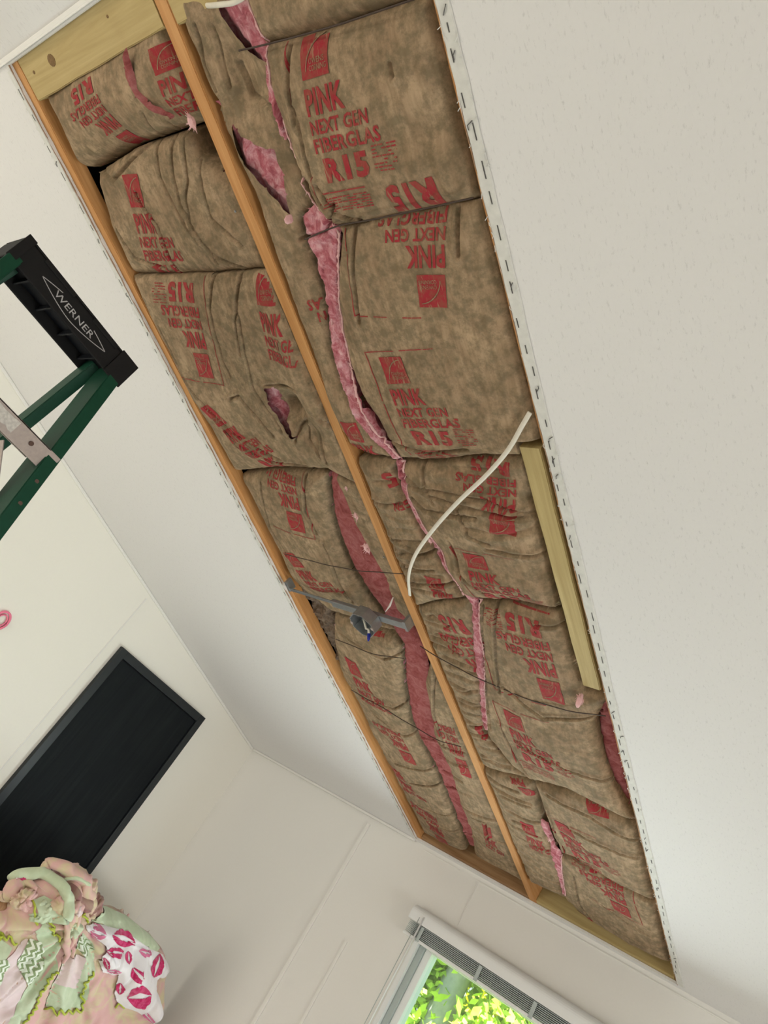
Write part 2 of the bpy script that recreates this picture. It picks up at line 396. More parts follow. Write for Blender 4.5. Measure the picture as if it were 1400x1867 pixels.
# panel battens on the far wall, the left wall and the corner
def batten(name, x, z0, z1, w=.018, t=.008, label='flat batten over a wall panel seam, white for its highlight'):
    bm = bmesh.new(); box(bm, x - w / 2, x + w / 2, FAR - t, FAR - .0003, z0, z1, .0015); return struct(name, bm_mesh(bm), 'trim', label)  # trim white stands in for the highlights along the panel seams
batten('trim_4', -2.246, .05, ztop - .04, label='flat batten over the panel seam left of the window')
batten('trim_5', -2.035, .05, 1.58, .013, .006, 'lower batten nearest the window on its left')
batten('trim_6', -1.595, 1.88, ztop - .02, .004, .002, 'hairline panel seam above the window')
for nm, xa, xb, zz in (('trim_7', -1.905, -1.70, ztop - .016), ('trim_8', -1.61, RIGHT, ztop - .018)):
    bm = bmesh.new(); box(bm, xa, xb, FAR - .004, FAR - .0003, zz - .005, zz, .001); struct(nm, bm_mesh(bm), 'trim', 'paint ridge left where the crown moulding was taken off')
bm = bmesh.new(); box(bm, LEFT + .0003, LEFT + .003, 1.962, 1.968, 0, 2.30, .0005); struct('trim_9', bm_mesh(bm), 'wall_far', 'hairline seam of wall panels beside the dark door')
# pale scar of old trim on both sides of the opening, with staple marks
def scar(name, xa, xb, label, seed, slotx, n):
    r0 = root(name, cmat((xa + xb) / 2, 1.4), label, None, kind='structure'); r1 = random.Random(seed)
    bm = bmesh.new(); m = 90; rows = []
    for i in range(m + 1):
        v = OV0 + .01 + (OV1 - OV0 - .02) * i / m - 1.4; j = r1.uniform(-.0015, .0015); h = (xb - xa) / 2
        rows.append([bm.verts.new((-h + (j if slotx > xb else j * .3), v, -.0004)), bm.verts.new((-h + .002, v, -.0022)), bm.verts.new((h - .002, v, -.0022)), bm.verts.new((h + r1.uniform(-.0012, .0012), v, -.0004))])
    for i in range(m):
        for k in range(3): bm.faces.new((rows[i][k], rows[i][k + 1], rows[i + 1][k + 1], rows[i + 1][k]))
    link('scraped_strip', bm_mesh(bm), 'scar', r0)
    bm = bmesh.new()
    for i in range(n):
        v = OV0 + .05 + (OV1 - OV0 - .1) * (i + r1.uniform(-.2, .2)) / n - 1.4; x = r1.choice((-.3, 0, .15, .3)) * (xb - xa) * .6; L = r1.uniform(.006, .014)
        box(bm, x - .0009, x + .0009, v - L, v + L, -.0030, -.0021)
        if r1.random() < .25:
            tube_bm(bm, [(x + .004 + r1.uniform(-.004, .004), v + .03, -.003), (x + r1.uniform(-.003, .003), v + .035, -.004), (x - .003, v + .042, -.003)], .0009, 4)
    link('staple_marks', bm_mesh(bm), 'slot', r0)['kind'] = 'stuff'
    # torn paper hairs
    bm = bmesh.new()
    for i in range(n * 2):
        v = r1.uniform(OV0, OV1) - 1.4; e = r1.choice((-1, 1)) * (xb - xa) / 2; s = r1.uniform(.004, .011)
        tube_bm(bm, [(e, v, -.002), (e + r1.uniform(-.004, .004), v + s * .5, -.004), (e + r1.uniform(-.006, .006), v + s, -.0035)], .0007, 3)
    link('torn_paper_fibres', bm_mesh(bm), 'scar', r0)['kind'] = 'stuff'
scar('trim_11', OX1 + .001, OX1 + .026, 'pale scraped trim scar with staple marks along the right edge of the opening', 5, 9, 62)
scar('trim_12', OX0 - .020, OX0 - .001, 'scraped trim scar along the left edge of the opening', 8, 9, 46)
# brown torn paper lip on both cut edges
for nm, x in (('trim_13', OX1), ('trim_14', OX0)):
    bm = bmesh.new(); pts = [(x + (.0006 if x > -1 else -.0006) + rr.uniform(-.001, .001) - 0, OV0 + (OV1 - OV0) * i / 160, rr.uniform(.0, .0015)) for i in range(161)]
    tube_bm(bm, pts, [rr.uniform(.0012, .0024) for _ in pts], 5)
    o = struct(nm, bm_mesh(bm), 'gyp', 'brown torn paper lip on the %s cut edge' % ('right' if x > -1 else 'left')); o.matrix_world = cmat(0, 0)
# roof deck above the rafters
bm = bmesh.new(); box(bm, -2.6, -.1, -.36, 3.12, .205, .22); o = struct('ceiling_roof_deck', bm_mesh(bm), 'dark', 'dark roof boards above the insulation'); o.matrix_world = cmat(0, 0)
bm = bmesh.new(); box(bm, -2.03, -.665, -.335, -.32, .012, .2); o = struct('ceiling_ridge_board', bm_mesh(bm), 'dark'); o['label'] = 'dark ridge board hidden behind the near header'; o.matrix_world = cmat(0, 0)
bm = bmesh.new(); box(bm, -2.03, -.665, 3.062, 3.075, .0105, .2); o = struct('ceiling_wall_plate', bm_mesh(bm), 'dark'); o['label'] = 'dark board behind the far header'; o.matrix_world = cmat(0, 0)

for nm, xa, xb in (('ceiling_light_block_left', -2.05, -2.035), ('ceiling_light_block_right', -.66, -.645)):  # unseen boards added to stop daylight leaking in above the batts
    bm = bmesh.new(); box(bm, xa, xb, -.335, 3.075, .0105, .204); o = struct(nm, bm_mesh(bm), 'dark', 'unseen dark board added to keep daylight out of the attic'); o.matrix_world = cmat(0, 0)
# ================================================================== FRAMING
R0 = .0100
def timber(name, label, x0, x1, v0, v1, r0, r1, mat, warp=0, cat='timber', group=None, seed=1):
    """sawn timber, worn corners, in the ceiling frame"""
    xc, vc = (x0 + x1) / 2, (v0 + v1) / 2
    bm = bmesh.new(); box(bm, x0 - xc, x1 - xc, v0 - vc, v1 - vc, r0, r1)
    long_v = (v1 - v0) > (x1 - x0); L = (v1 - v0) if long_v else (x1 - x0); n = max(2, int(L / .05))
    for i in range(1, n):
        c0 = -L / 2 + L * i / n
        bmesh.ops.bisect_plane(bm, geom=bm.verts[:] + bm.edges[:] + bm.faces[:], plane_co=(0, c0, 0) if long_v else (c0, 0, 0), plane_no=(0, 1, 0) if long_v else (1, 0, 0))
    ed = [e for e in bm.edges if len(e.link_faces) == 2 and e.calc_face_angle() > 1 and abs((e.verts[0].co - e.verts[1].co).normalized()[1 if long_v else 0]) > .9]
    bmesh.ops.bevel(bm, geom=ed, offset=.0022, segments=2, affect='EDGES')
    r1_ = random.Random(seed); ph = r1_.uniform(0, 6)
    for v in bm.verts:
        t = v.co.y if long_v else v.co.x
        d = warp * math.sin(t * 1.7 + ph) + .0007 * math.sin(t * 31 + ph)
        if long_v: v.co.x += d
        else: v.co.y += d
    o = link(name, bm_mesh(bm), mat); o.matrix_world = cmat(xc, vc); return tag(o, label, cat, group)
JX0, JX1 = -1.350, -1.313
timber('rafter', 'orange fir rafter down the middle of the opening between the two insulated bays', JX0, JX1, -.30, 3.046, R0, .072, 'fir', .0012, 'rafter', seed=2)
timber('rafter', 'orange fir rafter along the left cut edge of the ceiling opening', -1.967, -1.928, -.30, 3.046, R0, .050, 'fir', .0, 'rafter')
timber('rafter', 'thin strip of orange rafter showing along the right cut edge of the opening', -.742, -.704, -.30, 3.046, R0, .072, 'fir', 0, 'rafter')
timber('header_board', 'greenish treated board with a knot at the near left corner of the opening', -1.926, JX0 - .003, -.268, -.172, .0105, .046, 'treated_x', .001, 'board')
timber('header_board', 'greenish treated board right of the middle rafter at the near end', JX1 + .003, -.744, -.275, -.163, .0105, .046, 'treated_x', .001, 'board', seed=4)
timber('header_board', 'brown aged board at the far end left of the middle rafter', -1.926, JX0 - .002, 3.002, 3.040, R0 + .001, .095, 'fir_x', 0, 'board')
timber('header_board', 'greenish treated board at the far end right of the middle rafter', JX1 + .002, -.744, 3.000, 3.040, R0 + .001, .092, 'treated_x', 0, 'board')
timber('nailing_board', 'pale treated nailing board lying along the right rafter, dark cable above its end', -.793, -.7445, .735, 1.455, .003, .040, 'treated_y', .0006, 'board', seed=6)
# knot on near left header as real sunk knot
def knot(x, v, r, rad, parent_name, mat='slot'):
    bm = bmesh.new(); bmesh.ops.create_uvsphere(bm, u_segments=12, v_segments=6, radius=1)
    for q in bm.verts: q.co = Vector((q.co.x * rad, q.co.y * rad * .8, q.co.z * .0014))
    return bm
hb = [o for o in COL.objects if o.name == 'header_board'][0]
for (kx, ky, kr) in ((94, 110, .016), (62, 132, .005), (196, 30, .004)):
    x, v = xv(kx, ky, .0105); o = link('knot', bm_mesh(knot(0, 0, 0, kr, None)), plain('knot_brown', (.20, .12, .05, 1), .8, nscale=200, amt=.5), hb, True)
    inv = hb.matrix_world.inverted(); p = inv @ Vector(cpt(x, v, .0104)); o.location = p
hb4 = [o for o in COL.objects if o.name.startswith('header_board')][3]

# ================================================================== INSULATION
def L(pts, r=.012): return [xv(px, py, r) for px, py in pts]
bounds = {'L': (-1.925, JX0 - .003), 'R': (JX1 + .003, -.745)}
CREASES = []     # (polyline in (x,v), depth up, width)
def crease(pts, depth=.012, width=.0035): CREASES.append((L(pts), depth, width))
# ---- dark folds read off the photograph
for p in ([(268,205),(275,260),(292,325),(330,395),(365,440)], [(300,225),(313,320),(330,370),(395,480)], [(323,250),(340,330),(338,360),(352,410),(395,470),(440,495)],
          [(352,300),(385,400),(440,450)], [(158,310),(205,330),(262,262)], [(250,350),(262,375),(290,410),(320,500)],
          [(215,420),(250,470),(300,490)], [(438,500),(440,560),(455,640),(470,700),(520,780)], [(388,500),(390,560),(415,650),(430,680)],
          [(300,590),(350,690),(430,780),(520,840)], [(430,720),(445,715),(505,790)], [(492,698),(520,700),(550,703)], [(508,705),(512,735),(525,760)], [(545,800),(550,775),(560,765)], [(558,768),(565,800),(590,830)], [(575,770),(585,800),(600,840)], [(438,520),(437,580),(448,640)], [(405,760),(440,800),(500,840),(560,850)],
          [(475,880),(495,960),(525,1010)], [(555,870),(560,930),(580,970)], [(590,990),(620,1060),(640,1100)],
          [(612,1150),(700,1200),(735,1195)], [(625,1240),(660,1270),(720,1290),(740,1285)], [(680,1300),(735,1340),(790,1352)], [(672,1330),(720,1390),(800,1410)],
          [(695,1380),(745,1425),(830,1440)], [(715,1420),(760,1465),(850,1500)], [(735,1460),(790,1500),(855,1525)], [(790,1230),(790,1300),(810,1360)], [(860,1490),(885,1500),(890,1530)]):
    crease(p)
for p in ([(500,110),(512,200),(530,260),(560,320)], [(540,80),(548,150),(560,220)], [(388,50),(400,110),(415,160)], [(360,45),(375,120),(395,165)], [(425,120),(450,180),(500,200)],
          [(600,330),(640,385),(668,395)], [(560,190),(590,310)], [(570,320),(610,370),(665,400)], [(730,110),(735,130)], 
          [(660,400),(658,480),(668,580)], [(840,380),(845,460)], [(630,360),(600,420),(540,440)],
          [(675,740),(705,790),(790,820),(860,812)], [(590,760),(625,800),(680,825)], [(735,858),(775,880),(900,905),(975,935)], [(737,870),(830,905),(975,940)],
          [(760,900),(785,920),(880,930)], [(775,840),(785,880),(800,905)], [(680,960),(755,990)], [(700,1000),(760,1005),(800,1000)], [(720,1030),(800,1030)], [(730,1058),(830,1058)],
          [(690,905),(725,985),(745,1030)], [(845,915),(870,960),(905,975)], [(830,975),(850,1030),(890,1070)], [(900,985),(960,1000),(1000,1010)],
          [(765,1100),(780,1150),(795,1200),(840,1330),(900,1460),(960,1590)], [(910,1090),(912,1200),(920,1250)], [(985,1130),(1035,1140)], [(885,1100),(885,1200),(900,1320)],
          [(925,1240),(1000,1295),(1090,1305)], [(955,1340),(1030,1380),(1110,1420)], [(920,1310),(955,1385),(975,1415)], [(1000,1440),(1080,1480),(1160,1530)], [(1005,1470),(1020,1520),(1035,1545)],
          [(1050,1500),(1110,1530),(1165,1560)], [(1060,1555),(1120,1600),(1175,1640)], [(1050,1590),(1060,1640),(1090,1680)], [(1100,1640),(1190,1700)]):
    crease(p)
rc = random.Random(11)
def hband(x0, x1, v0, v1, n, seed):
    r_ = random.Random(seed)
    for i in range(n):
        v = v0 + (v1 - v0) * (i + r_.uniform(.2, .8)) / n; a = r_.uniform(0, .35); b = r_.uniform(.6, 1)
        CREASES.append(([(x0 + (x1 - x0) * a, v), (x0 + (x1 - x0) * (a + b) / 2, v + r_.uniform(-.012, .012)), (x0 + (x1 - x0) * b, v + r_.uniform(-.015, .015))], r_.uniform(.004, .009), r_.uniform(.004, .007)))
hband(-1.31, -1.12, .86, 1.28, 9, 1); hband(-1.31, -1.16, 1.33, 2.05, 20, 2); hband(-1.31, -1.10, 2.05, 2.8, 14, 3); hband(-1.04, -.80, .80, .98, 4, 4); hband(-1.6, -1.36, 2.0, 2.9, 8, 5)

BASE = {'L': lambda x, v: .012 + .006 * (np.clip((x + 1.63) / .29, -1, 1)) ** 4 + .008 / (1 + np.exp(-(v - 1.0) / .08)) * np.clip((-1.72 - x) / .18, 0, 1), 'R': lambda x, v: .002 + .008 * (np.clip((x + 1.03) / .28, -1, 1)) ** 8}
DENTS = [  (610, 1098, .26, .07, .022), (540, 640, .055, .20, -.030), (478, 430, .04, .12, -.026), (525, 745, .035, .04, .022), (768, 240, .05, .03, .014), (800, 300, .02, .10, .012), # (px, py, rx, rv, depth) local pushes: + up, - down
    (430, 110, .05, .06, .03), (450, 180, .05, .04, .020), (535, 740, .045, .05, .035), (575, 790, .04, .04, .02), (840, 200, .05, .05, .020), (790, 260, .08, .08, -.014),
    (600, 300, .10, .14, -.012), (640, 760, .12, .10, -.016), (570, 470, .05, .2, .012), (720, 560, .14, .14, -.006), (700, 740, .2, .10, -.012), (480, 370, .08, .1, .012),
    (330, 300, .1, .09, .004), (300, 600, .12, .2, -.016), (380, 730, .14, .10, -.012), (450, 810, .1, .05, -.010), (940, 870, .14, .035, .014), (880, 960, .2, .06, -.012),
    (860, 1040, .2, .04, -.014), (960, 1180, .16, .1, -.006), (1000, 1340, .16, .12, -.016), (1080, 1530, .14, .1, -.008), (520, 960, .12, .1, -.006), (560, 1060, .14, .08, -.016)]
DENTS = [(*xv(a, b), c, d, e) for a, b, c, d, e in DENTS]
def R_of(x, v, bay, cr=None):
    x = np.asarray(x, float); v = np.asarray(v, float)
    r = BASE[bay](x, v) + .0052 * fbm(x * 9, v * 9, 3, 3) + .0016 * fbm(x * 40, v * 40, 5, 3)
    for (a, b, rx, rv_, d) in DENTS: r = r + d * np.exp(-((x - a) / rx) ** 2 - ((v - b) / rv_) ** 2)
    lo = (x.min() - .03, v.min() - .03); hi = (x.max() + .03, v.max() + .03)
    for pl, dep, w in CREASES:
        xs = [p[0] for p in pl]; vs = [p[1] for p in pl]
        if max(xs) < lo[0] or min(xs) > hi[0] or max(vs) < lo[1] or min(vs) > hi[1]: continue
        m = (x > min(xs) - .03) & (x < max(xs) + .03) & (v > min(vs) - .03) & (v < max(vs) + .03)
        if not m.any(): continue
        d, _, _ = near(x[m], v[m], pl, False)
        add = dep * np.exp(-(d / w) ** 2) - dep * .35 * np.exp(-((d - 2.4 * w) / (1.6 * w)) ** 2)
        r[m] = r[m] + add
    return r

class Batt:
    def __init__(s, bay, poly, label, off=0.0, edge=.020, lam=.010, bulge=.012, lift=.03, jagamp=.0008, holes=(), name='insulation_batt', group=None, step=.0045, pr=.012, snapleft=False):
        s.bay = bay; b = bounds[bay]; P = L(poly, pr)
        P = [(min(max(x, b[0]), b[1]), min(max(v, -.30), 2.996)) for x, v in P]
        s.off, s.edge, s.lam, s.bulge, s.lift = off, edge, lam, bulge, lift; s.holes = []
        P0 = P
        def fix(p, q):     # outline points hidden by framing run on behind it
            x, v = p
            if q[0] > b[1] - .035: x = b[1]
            if snapleft and q[0] < -1.835: x = b[0]
            if bay == 'L' and q[1] < -.12: v = -.20
            return (min(max(x, b[0]), b[1]), min(max(v, -.30), 2.996))
        P = [fix(p, q) for p, q in zip(P, P0)]
        for it in range(2):
            s.raw = P; rr_ = np.array([float(q) for q in s.height(np.array([p[0] for p in P]), np.array([p[1] for p in P]))])
            P = [xv(a, c_, min(.06, max(-.05, q))) for (a, c_), q in zip(poly, rr_)]
            P = [fix(p, q) for p, q in zip(P, P0)]
        s.raw = P; s.poly = jag(P, jagamp, .012, len(poly) * 7 + int(poly[0][0])); s.holes = [jag(L(h), .0025, .009, 5) for h in holes]
        s.off, s.edge, s.lam, s.bulge, s.lift = off, edge, lam, bulge, lift
        cx = sum(p[0] for p in P) / len(P); cv = sum(p[1] for p in P) / len(P); s.c = (cx, cv)
        s.root = root(name, cmat(cx, cv), label, 'insulation', group)
        X, V, F = polygrid(s.poly, step, s.holes); R = s.height(X, V)
        s.kraft = s.emit('kraft_facing', X, V, R, F, 'kraft', flange=True)
        # folded-up flange so that the facing has a side and the batt a body
        body = [((x - cx) * .985 + cx, (v - cv) * .985 + cv) for x, v in P]
        X, V, F = polygrid(body, .014)
        d, _, _ = near(X, V, body); R = R_of(X, V, bay) + off + .013 + .004 * fbm(X * 30, V * 30, 9, 3) - bulge * .6 * (1 - np.exp(-d / .05)) + edge * .5 * np.exp(-d / .01)
        if bay == 'R': R = np.where((X > -.81) & (V > .71) & (V < 1.48), np.maximum(R, .052), R)
        n = len(X); top = np.full(n, .135)
        # close body: bottom surface plus walls
        bmx = bmesh.new(); vs = [bmx.verts.new((X[i] - cx, V[i] - cv, R[i])) for i in range(n)]
        for f in F: bmx.faces.new([vs[k] for k in f])
        bd = [e for e in bmx.edges if e.is_boundary]; e2 = bmesh.ops.extrude_edge_only(bmx, edges=bd)
        for q in e2['geom']:
            if isinstance(q, bmesh.types.BMVert): q.co.z = .135
        o = link('fibreglass_body', bm_mesh(bmx), 'pink', s.root, True)
        s.body = o
    def height(s, X, V):
        d, _, _ = near(X, V, s.raw)
        R = R_of(X, V, s.bay) + s.off + s.edge * np.exp(-d / s.lam) - s.bulge * (1 - np.exp(-d / s.lift))
        for h in s.holes:
            dh, _, _ = near(X, V, h); R = R - .006 * np.exp(-dh / .006)
        if s.bay == 'R': R = np.where((X > -.799) & (V > .722) & (V < 1.466), np.maximum(R, .043), R)   # squeezed behind the nailing board
        return R
    def emit(s, name, X, V, R, F, mat, flange=False):
        vs = np.stack([X - s.c[0], V - s.c[1], R], 1)
        if flange:                                   # stapling flange: the paper turns up along its outer rim
            cnt = {}
            for f in F.tolist():
                for a, b in zip(f, f[1:] + f[:1]): k = (min(a, b), max(a, b)); cnt[k] = None if k in cnt else (a, b)
            dd, _, _ = near(X, V, s.poly); ed = [e for e in cnt.values() if e and dd[e[0]] < .003 and dd[e[1]] < .003]
            ids = sorted({i for e in ed for i in e}); mp = {a: len(X) + k for k, a in enumerate(ids)}
            up = vs[ids].copy(); up[:, 2] = np.minimum(up[:, 2] + .060, .13); vs = np.concatenate([vs, up])
            F = np.concatenate([F, np.array([[a, mp[a], mp[b], b] for a, b in ed])]) if ed else F
        o = link(name, mesh(vs, F[:, ::-1]), mat, s.root, True); return o
    # -- red printing that follows the paper
    def stamp(s, name, polys_xy, org, ex, ey, mat='print', lift=.0013):
        """polys_xy: (verts Nx2, faces) in local print metres"""
        VX = []; FC = []; k = 0
        for vv, ff in polys_xy:
            VX.append(vv); FC += [[i + k for i in f] for f in ff]; k += len(vv)
        P = np.concatenate(VX); X = org[0] + P[:, 0] * ex[0] + P[:, 1] * ey[0]; V = org[1] + P[:, 0] * ex[1] + P[:, 1] * ey[1]
        ins = pt_in(X, V, s.poly)
        for h in s.holes: ins &= ~pt_in(X, V, h)
        FC = [f for f in FC if all(ins[i] for i in f)]
        if not FC: return None
        used = sorted({i for f in FC for i in f}); mp = {a: b for b, a in enumerate(used)}
        X = X[used]; V = V[used]; R = s.height(X, V) - lift
        F = [[mp[i] for i in f] for f in FC]
        vs = np.stack([X - s.c[0], V - s.c[1], R], 1)
        o = link(name, mesh(vs, F), mat, s.root); o['kind'] = 'stuff'; return o

# ---- glyph library
_cache = {}
def cutmesh(bm, step):
    xs = [v.co.x for v in bm.verts]; ys = [v.co.y for v in bm.verts]
    for ax, arr in ((0, xs), (1, ys)):
        c0 = min(arr) + step
        while c0 < max(arr):
            co = (c0, 0, 0) if ax == 0 else (0, c0, 0); no = (1, 0, 0) if ax == 0 else (0, 1, 0)
            bmesh.ops.bisect_plane(bm, geom=bm.verts[:] + bm.edges[:] + bm.faces[:], plane_co=co, plane_no=no); c0 += step
    bmesh.ops.triangulate(bm, faces=bm.faces[:])
    return np.array([v.co[:2] for v in bm.verts]), [[v.index for v in f.verts] for f in bm.faces]
def word(txt, x, y, w, h, bold=.02, step=.006):
    """word with top-left at (x, y) (y down), width w, cap height h"""
    key = (txt, round(w, 4), round(h, 4), bold)
    if key not in _cache:
        cu = bpy.data.curves.new('t', 'FONT'); cu.body = txt; cu.size = 1; cu.offset = bold; cu.space_character = 1.0 + bold; cu.resolution_u = 2
        o = bpy.data.objects.new('t', cu); COL.objects.link(o); bpy.context.view_layer.update()
        me = o.evaluated_get(bpy.context.evaluated_depsgraph_get()).to_mesh(); bm = bmesh.new(); bm.from_mesh(me)
        bpy.data.objects.remove(o)
        xs = [v.co.x for v in bm.verts]; ys = [v.co.y for v in bm.verts]
        for v in bm.verts:
            v.co = Vector(((v.co.x - min(xs)) / (max(xs) - min(xs)) * w, (1 - (v.co.y - min(ys)) / (max(ys) - min(ys))) * h, 0))
        bm.verts.index_update(); r = cutmesh(bm, step) if step else None
        bm.verts.index_update(); _cache[key] = (np.array([v.co[:2] for v in bm.verts]), [[v.index for v in f.verts] for f in bm.faces]); bm.free()
    vv, ff = _cache[key]; return (vv + np.array([x, y]), ff)
def rect(x0, y0, x1, y1, step=.006):
    nx = max(1, int(abs(x1 - x0) / step + .5)); ny = max(1, int(abs(y1 - y0) / step + .5))
    vv = [(x0 + (x1 - x0) * i / nx, y0 + (y1 - y0) * j / ny) for i in range(nx + 1) for j in range(ny + 1)]
    ff = [[i * (ny + 1) + j, (i + 1) * (ny + 1) + j, (i + 1) * (ny + 1) + j + 1, i * (ny + 1) + j + 1] for i in range(nx) for j in range(ny)]
    return np.array(vv), ff
def fine(x0, y0, x1, y1, rows, seed):
    r_ = random.Random(seed); out = []
    for i in range(rows):
        y = y0 + (y1 - y0) * i / rows; x = x0
        while x < x1:
            w = r_.uniform(.004, .012)
            if r_.random() < .82: out.append(rect(x, y, min(x + w, x1), y + .0022))
            x += w + .0018
    return out
def block(b, logo_px, r15_px, flip=False, xs=1.0, parts='LPNFRfbk', name='printed_block'):
    """one printed panel: logo centre and R15 centre given where they sit on the paper"""
    o = np.array(xv(*logo_px)); q = np.array(xv(*r15_px)); sx = -1 if flip else 1
    ex = np.array([sx * xs, 0.0]); ey = (q - o - .03 * ex) / .177
    ex = np.array([sx * xs, -ey[0] * .35 * sx * np.sign(ey[1])]) if abs(ey[0]) > .02 else ex
    A = []
    if 'L' in parts: A.append(rect(-.032, -.032, .032, .032))
    if 'P' in parts: A.append(word('PINK', -.033, .045, .088, .041, .035))
    if 'N' in parts: A.append(word('NEXT GEN', -.034, .093, .134, .023, .025))
    if 'F' in parts: A.append(word('FIBERGLAS', -.034, .1215, .154, .0245, .025))
    if 'R' in parts: A.append(word('R15', -.022, .155, .104, .042, .045))
    if 'f' in parts: A += fine(.095, .150, .150, .196, 8, 3) + fine(-.045, .222, .065, .252, 6, 4)
    if 'b' in parts: A.append(rect(-.05, .212, .06, .2145))
    if 'k' in parts: A += [rect(-.068, -.047, -.0655, .075), rect(-.068, .083, -.0655, .235), rect(-.0655, -.047, .02, -.0450), rect(.035, -.047, .125, -.0450)]
    if 'K' in parts: A += [rect(.200, -.055, .2025, .075), rect(.200, .080, .2025, .165), rect(.165, -.055, .200, -.0528), rect(.115, -.055, .150, -.0528), rect(.03, -.055, .075, -.0528)]
    b.stamp(name, A, o, ex, ey)
    if 'L' in parts:
        arc = []
        pts = [(-.022 + .050 * (1 - math.cos(t)), .026 - .052 * math.sin(t)) for t in np.linspace(.12, 1.5, 14)]
        vv = []; ff = []
        for i, (x, y) in enumerate(pts): vv += [(x, y), (x + .0016, y + .0016)]
        for i in range(len(pts) - 1): ff.append([2 * i, 2 * i + 1, 2 * i + 3, 2 * i + 2])
        b.stamp('logo_line_work', [(np.array(vv), ff), word('OWENS', -.012, .004, .036, .008, .0), word('CORNING', -.012, .014, .040, .008, .0)], o, ex, ey, 'kraft', .0022)

# ---- the batts, each with its outline
RS = [(455,-20),(487,70),(497,150),(512,205),(530,250),(548,300),(560,330),(585,385),(612,412)]   # torn seam of the right bay
RM0 = Batt('R', [(440,-40),(455,-10),(470,30),(489,78),(600,50),(700,15),(780,-12),(760,-60)], 'kraft-faced batt at the very top of the right bay above the first wire')
RM1 = Batt('R', [(489,80),(497,150),(512,205),(530,250),(548,300),(560,330),(585,385),(617,410),(700,395),(862,362),(835,210),(815,160),(790,70),(782,-8),(700,18),(600,53)],
           'bulging kraft batt with complete upright print above the wide pink seam', bulge=.024, lift=.05, edge=.012)
RM2 = Batt('R', [(619,413),(625,425),(621,470),(618,540),(625,600),(640,660),(660,715),(690,765),(731,833),(800,836),(880,826),(962,810),(945,720),(905,560),(885,460),(864,364),(700,398)],
           'longest clean kraft batt in the right bay with upright and upside-down logos', bulge=.010, lift=.04, edge=.008)
RM3 = Batt('R', [(733,838),(740,860),(745,890),(765,930),(785,965),(805,1000),(830,1045),(850,1078),(872,1086),(940,1088),(1022,1104),(1010,1060),(985,960),(972,900),(966,830),(964,813),(880,829)],
           'squashed folded kraft batt behind the white cable in the right bay', bulge=.014, lift=.03, edge=.022, pr=.006)
RM4 = Batt('R', [(875,1090),(878,1150),(884,1230),(890,1330),(905,1350),(935,1390),(972,1415),(1040,1432),(1143,1483),(1120,1430),(1098,1370),(1086,1310),(1092,1262),(1070,1255),(1045,1180),(1024,1108),(940,1093)],
           'dirty kraft batt beside the lower end of the nailing board', bulge=.016, lift=.05)
RM5 = Batt('R', [(975,1420),(990,1460),(1005,1500),(1024,1548),(1060,1560),(1110,1590),(1176,1625),(1160,1560),(1146,1490),(1040,1437)],
           'second last kraft batt in the right bay with a small upright logo', bulge=.014, lift=.05)
RM6 = Batt('R', [(1022,1553),(1024,1585),(1032,1628),(1052,1650),(1110,1690),(1206,1740),(1192,1680),(1178,1630),(1110,1596),(1060,1566)],
           'last kraft batt of the right bay against the treated end board', bulge=.010, lift=.04)
# narrow offcuts beside the middle rafter, right bay
RS1 = Batt('R', [(318,-30),(345,60),(385,150),(410,205),(432,290),(470,360),(500,450),(526,520),(540,580),(560,660),(580,730),(600,780),(625,808),(680,828),(724,834),(690,800),(655,745),(625,690),(606,630),(598,560),(578,490),(560,440),(546,398),(576,374),(600,400),(575,380),(550,315),(528,250),(505,190),(497,150),(487,75),(453,-10)],
            'crumpled torn kraft offcut right of the middle rafter at the top', bulge=.010, lift=.03, off=.010, edge=.010,
            holes=([(398,0),(452,-4),(482,68),(492,118),(488,124),(470,104),(440,88),(416,52)], [(428,222),(446,246),(470,262),(505,272),(522,318),(530,396),(500,358),(470,325),(448,300),(432,262)],
                   [(383,190),(400,205),(415,235),(408,262),(396,232)]))
RS2 = Batt('R', [(640,832),(650,880),(672,945),(700,1010),(735,1075),(750,1096),(800,1092),(866,1085),(846,1078),(824,1040),(800,1000),(780,972),(758,930),(735,885),(722,850),(726,838),(690,832)],
            'cross-wrinkled kraft offcut where the white cable ends', bulge=.010, lift=.02, off=.002, edge=.018)
RS3 = Batt('R', [(752,1098),(765,1140),(790,1200),(815,1270),(850,1360),(880,1390),(972,1418),(930,1390),(900,1355),(884,1330),(876,1240),(868,1180),(864,1100),(866,1088),(810,1094)],
            'tightly wrinkled kraft offcut beside the lower half of the middle rafter', bulge=.008, lift=.02, off=.004, edge=.012)
RS4 = Batt('R', [(852,1365),(875,1430),(900,1490),(930,1560),(965,1600),(1010,1622),(1046,1640),(1030,1625),(1022,1580),(1014,1550),(1000,1520),(985,1470),(974,1424),(880,1394)],
            'lowest wrinkled kraft offcut right of the middle rafter', bulge=.008, lift=.02, off=.004, edge=.014)
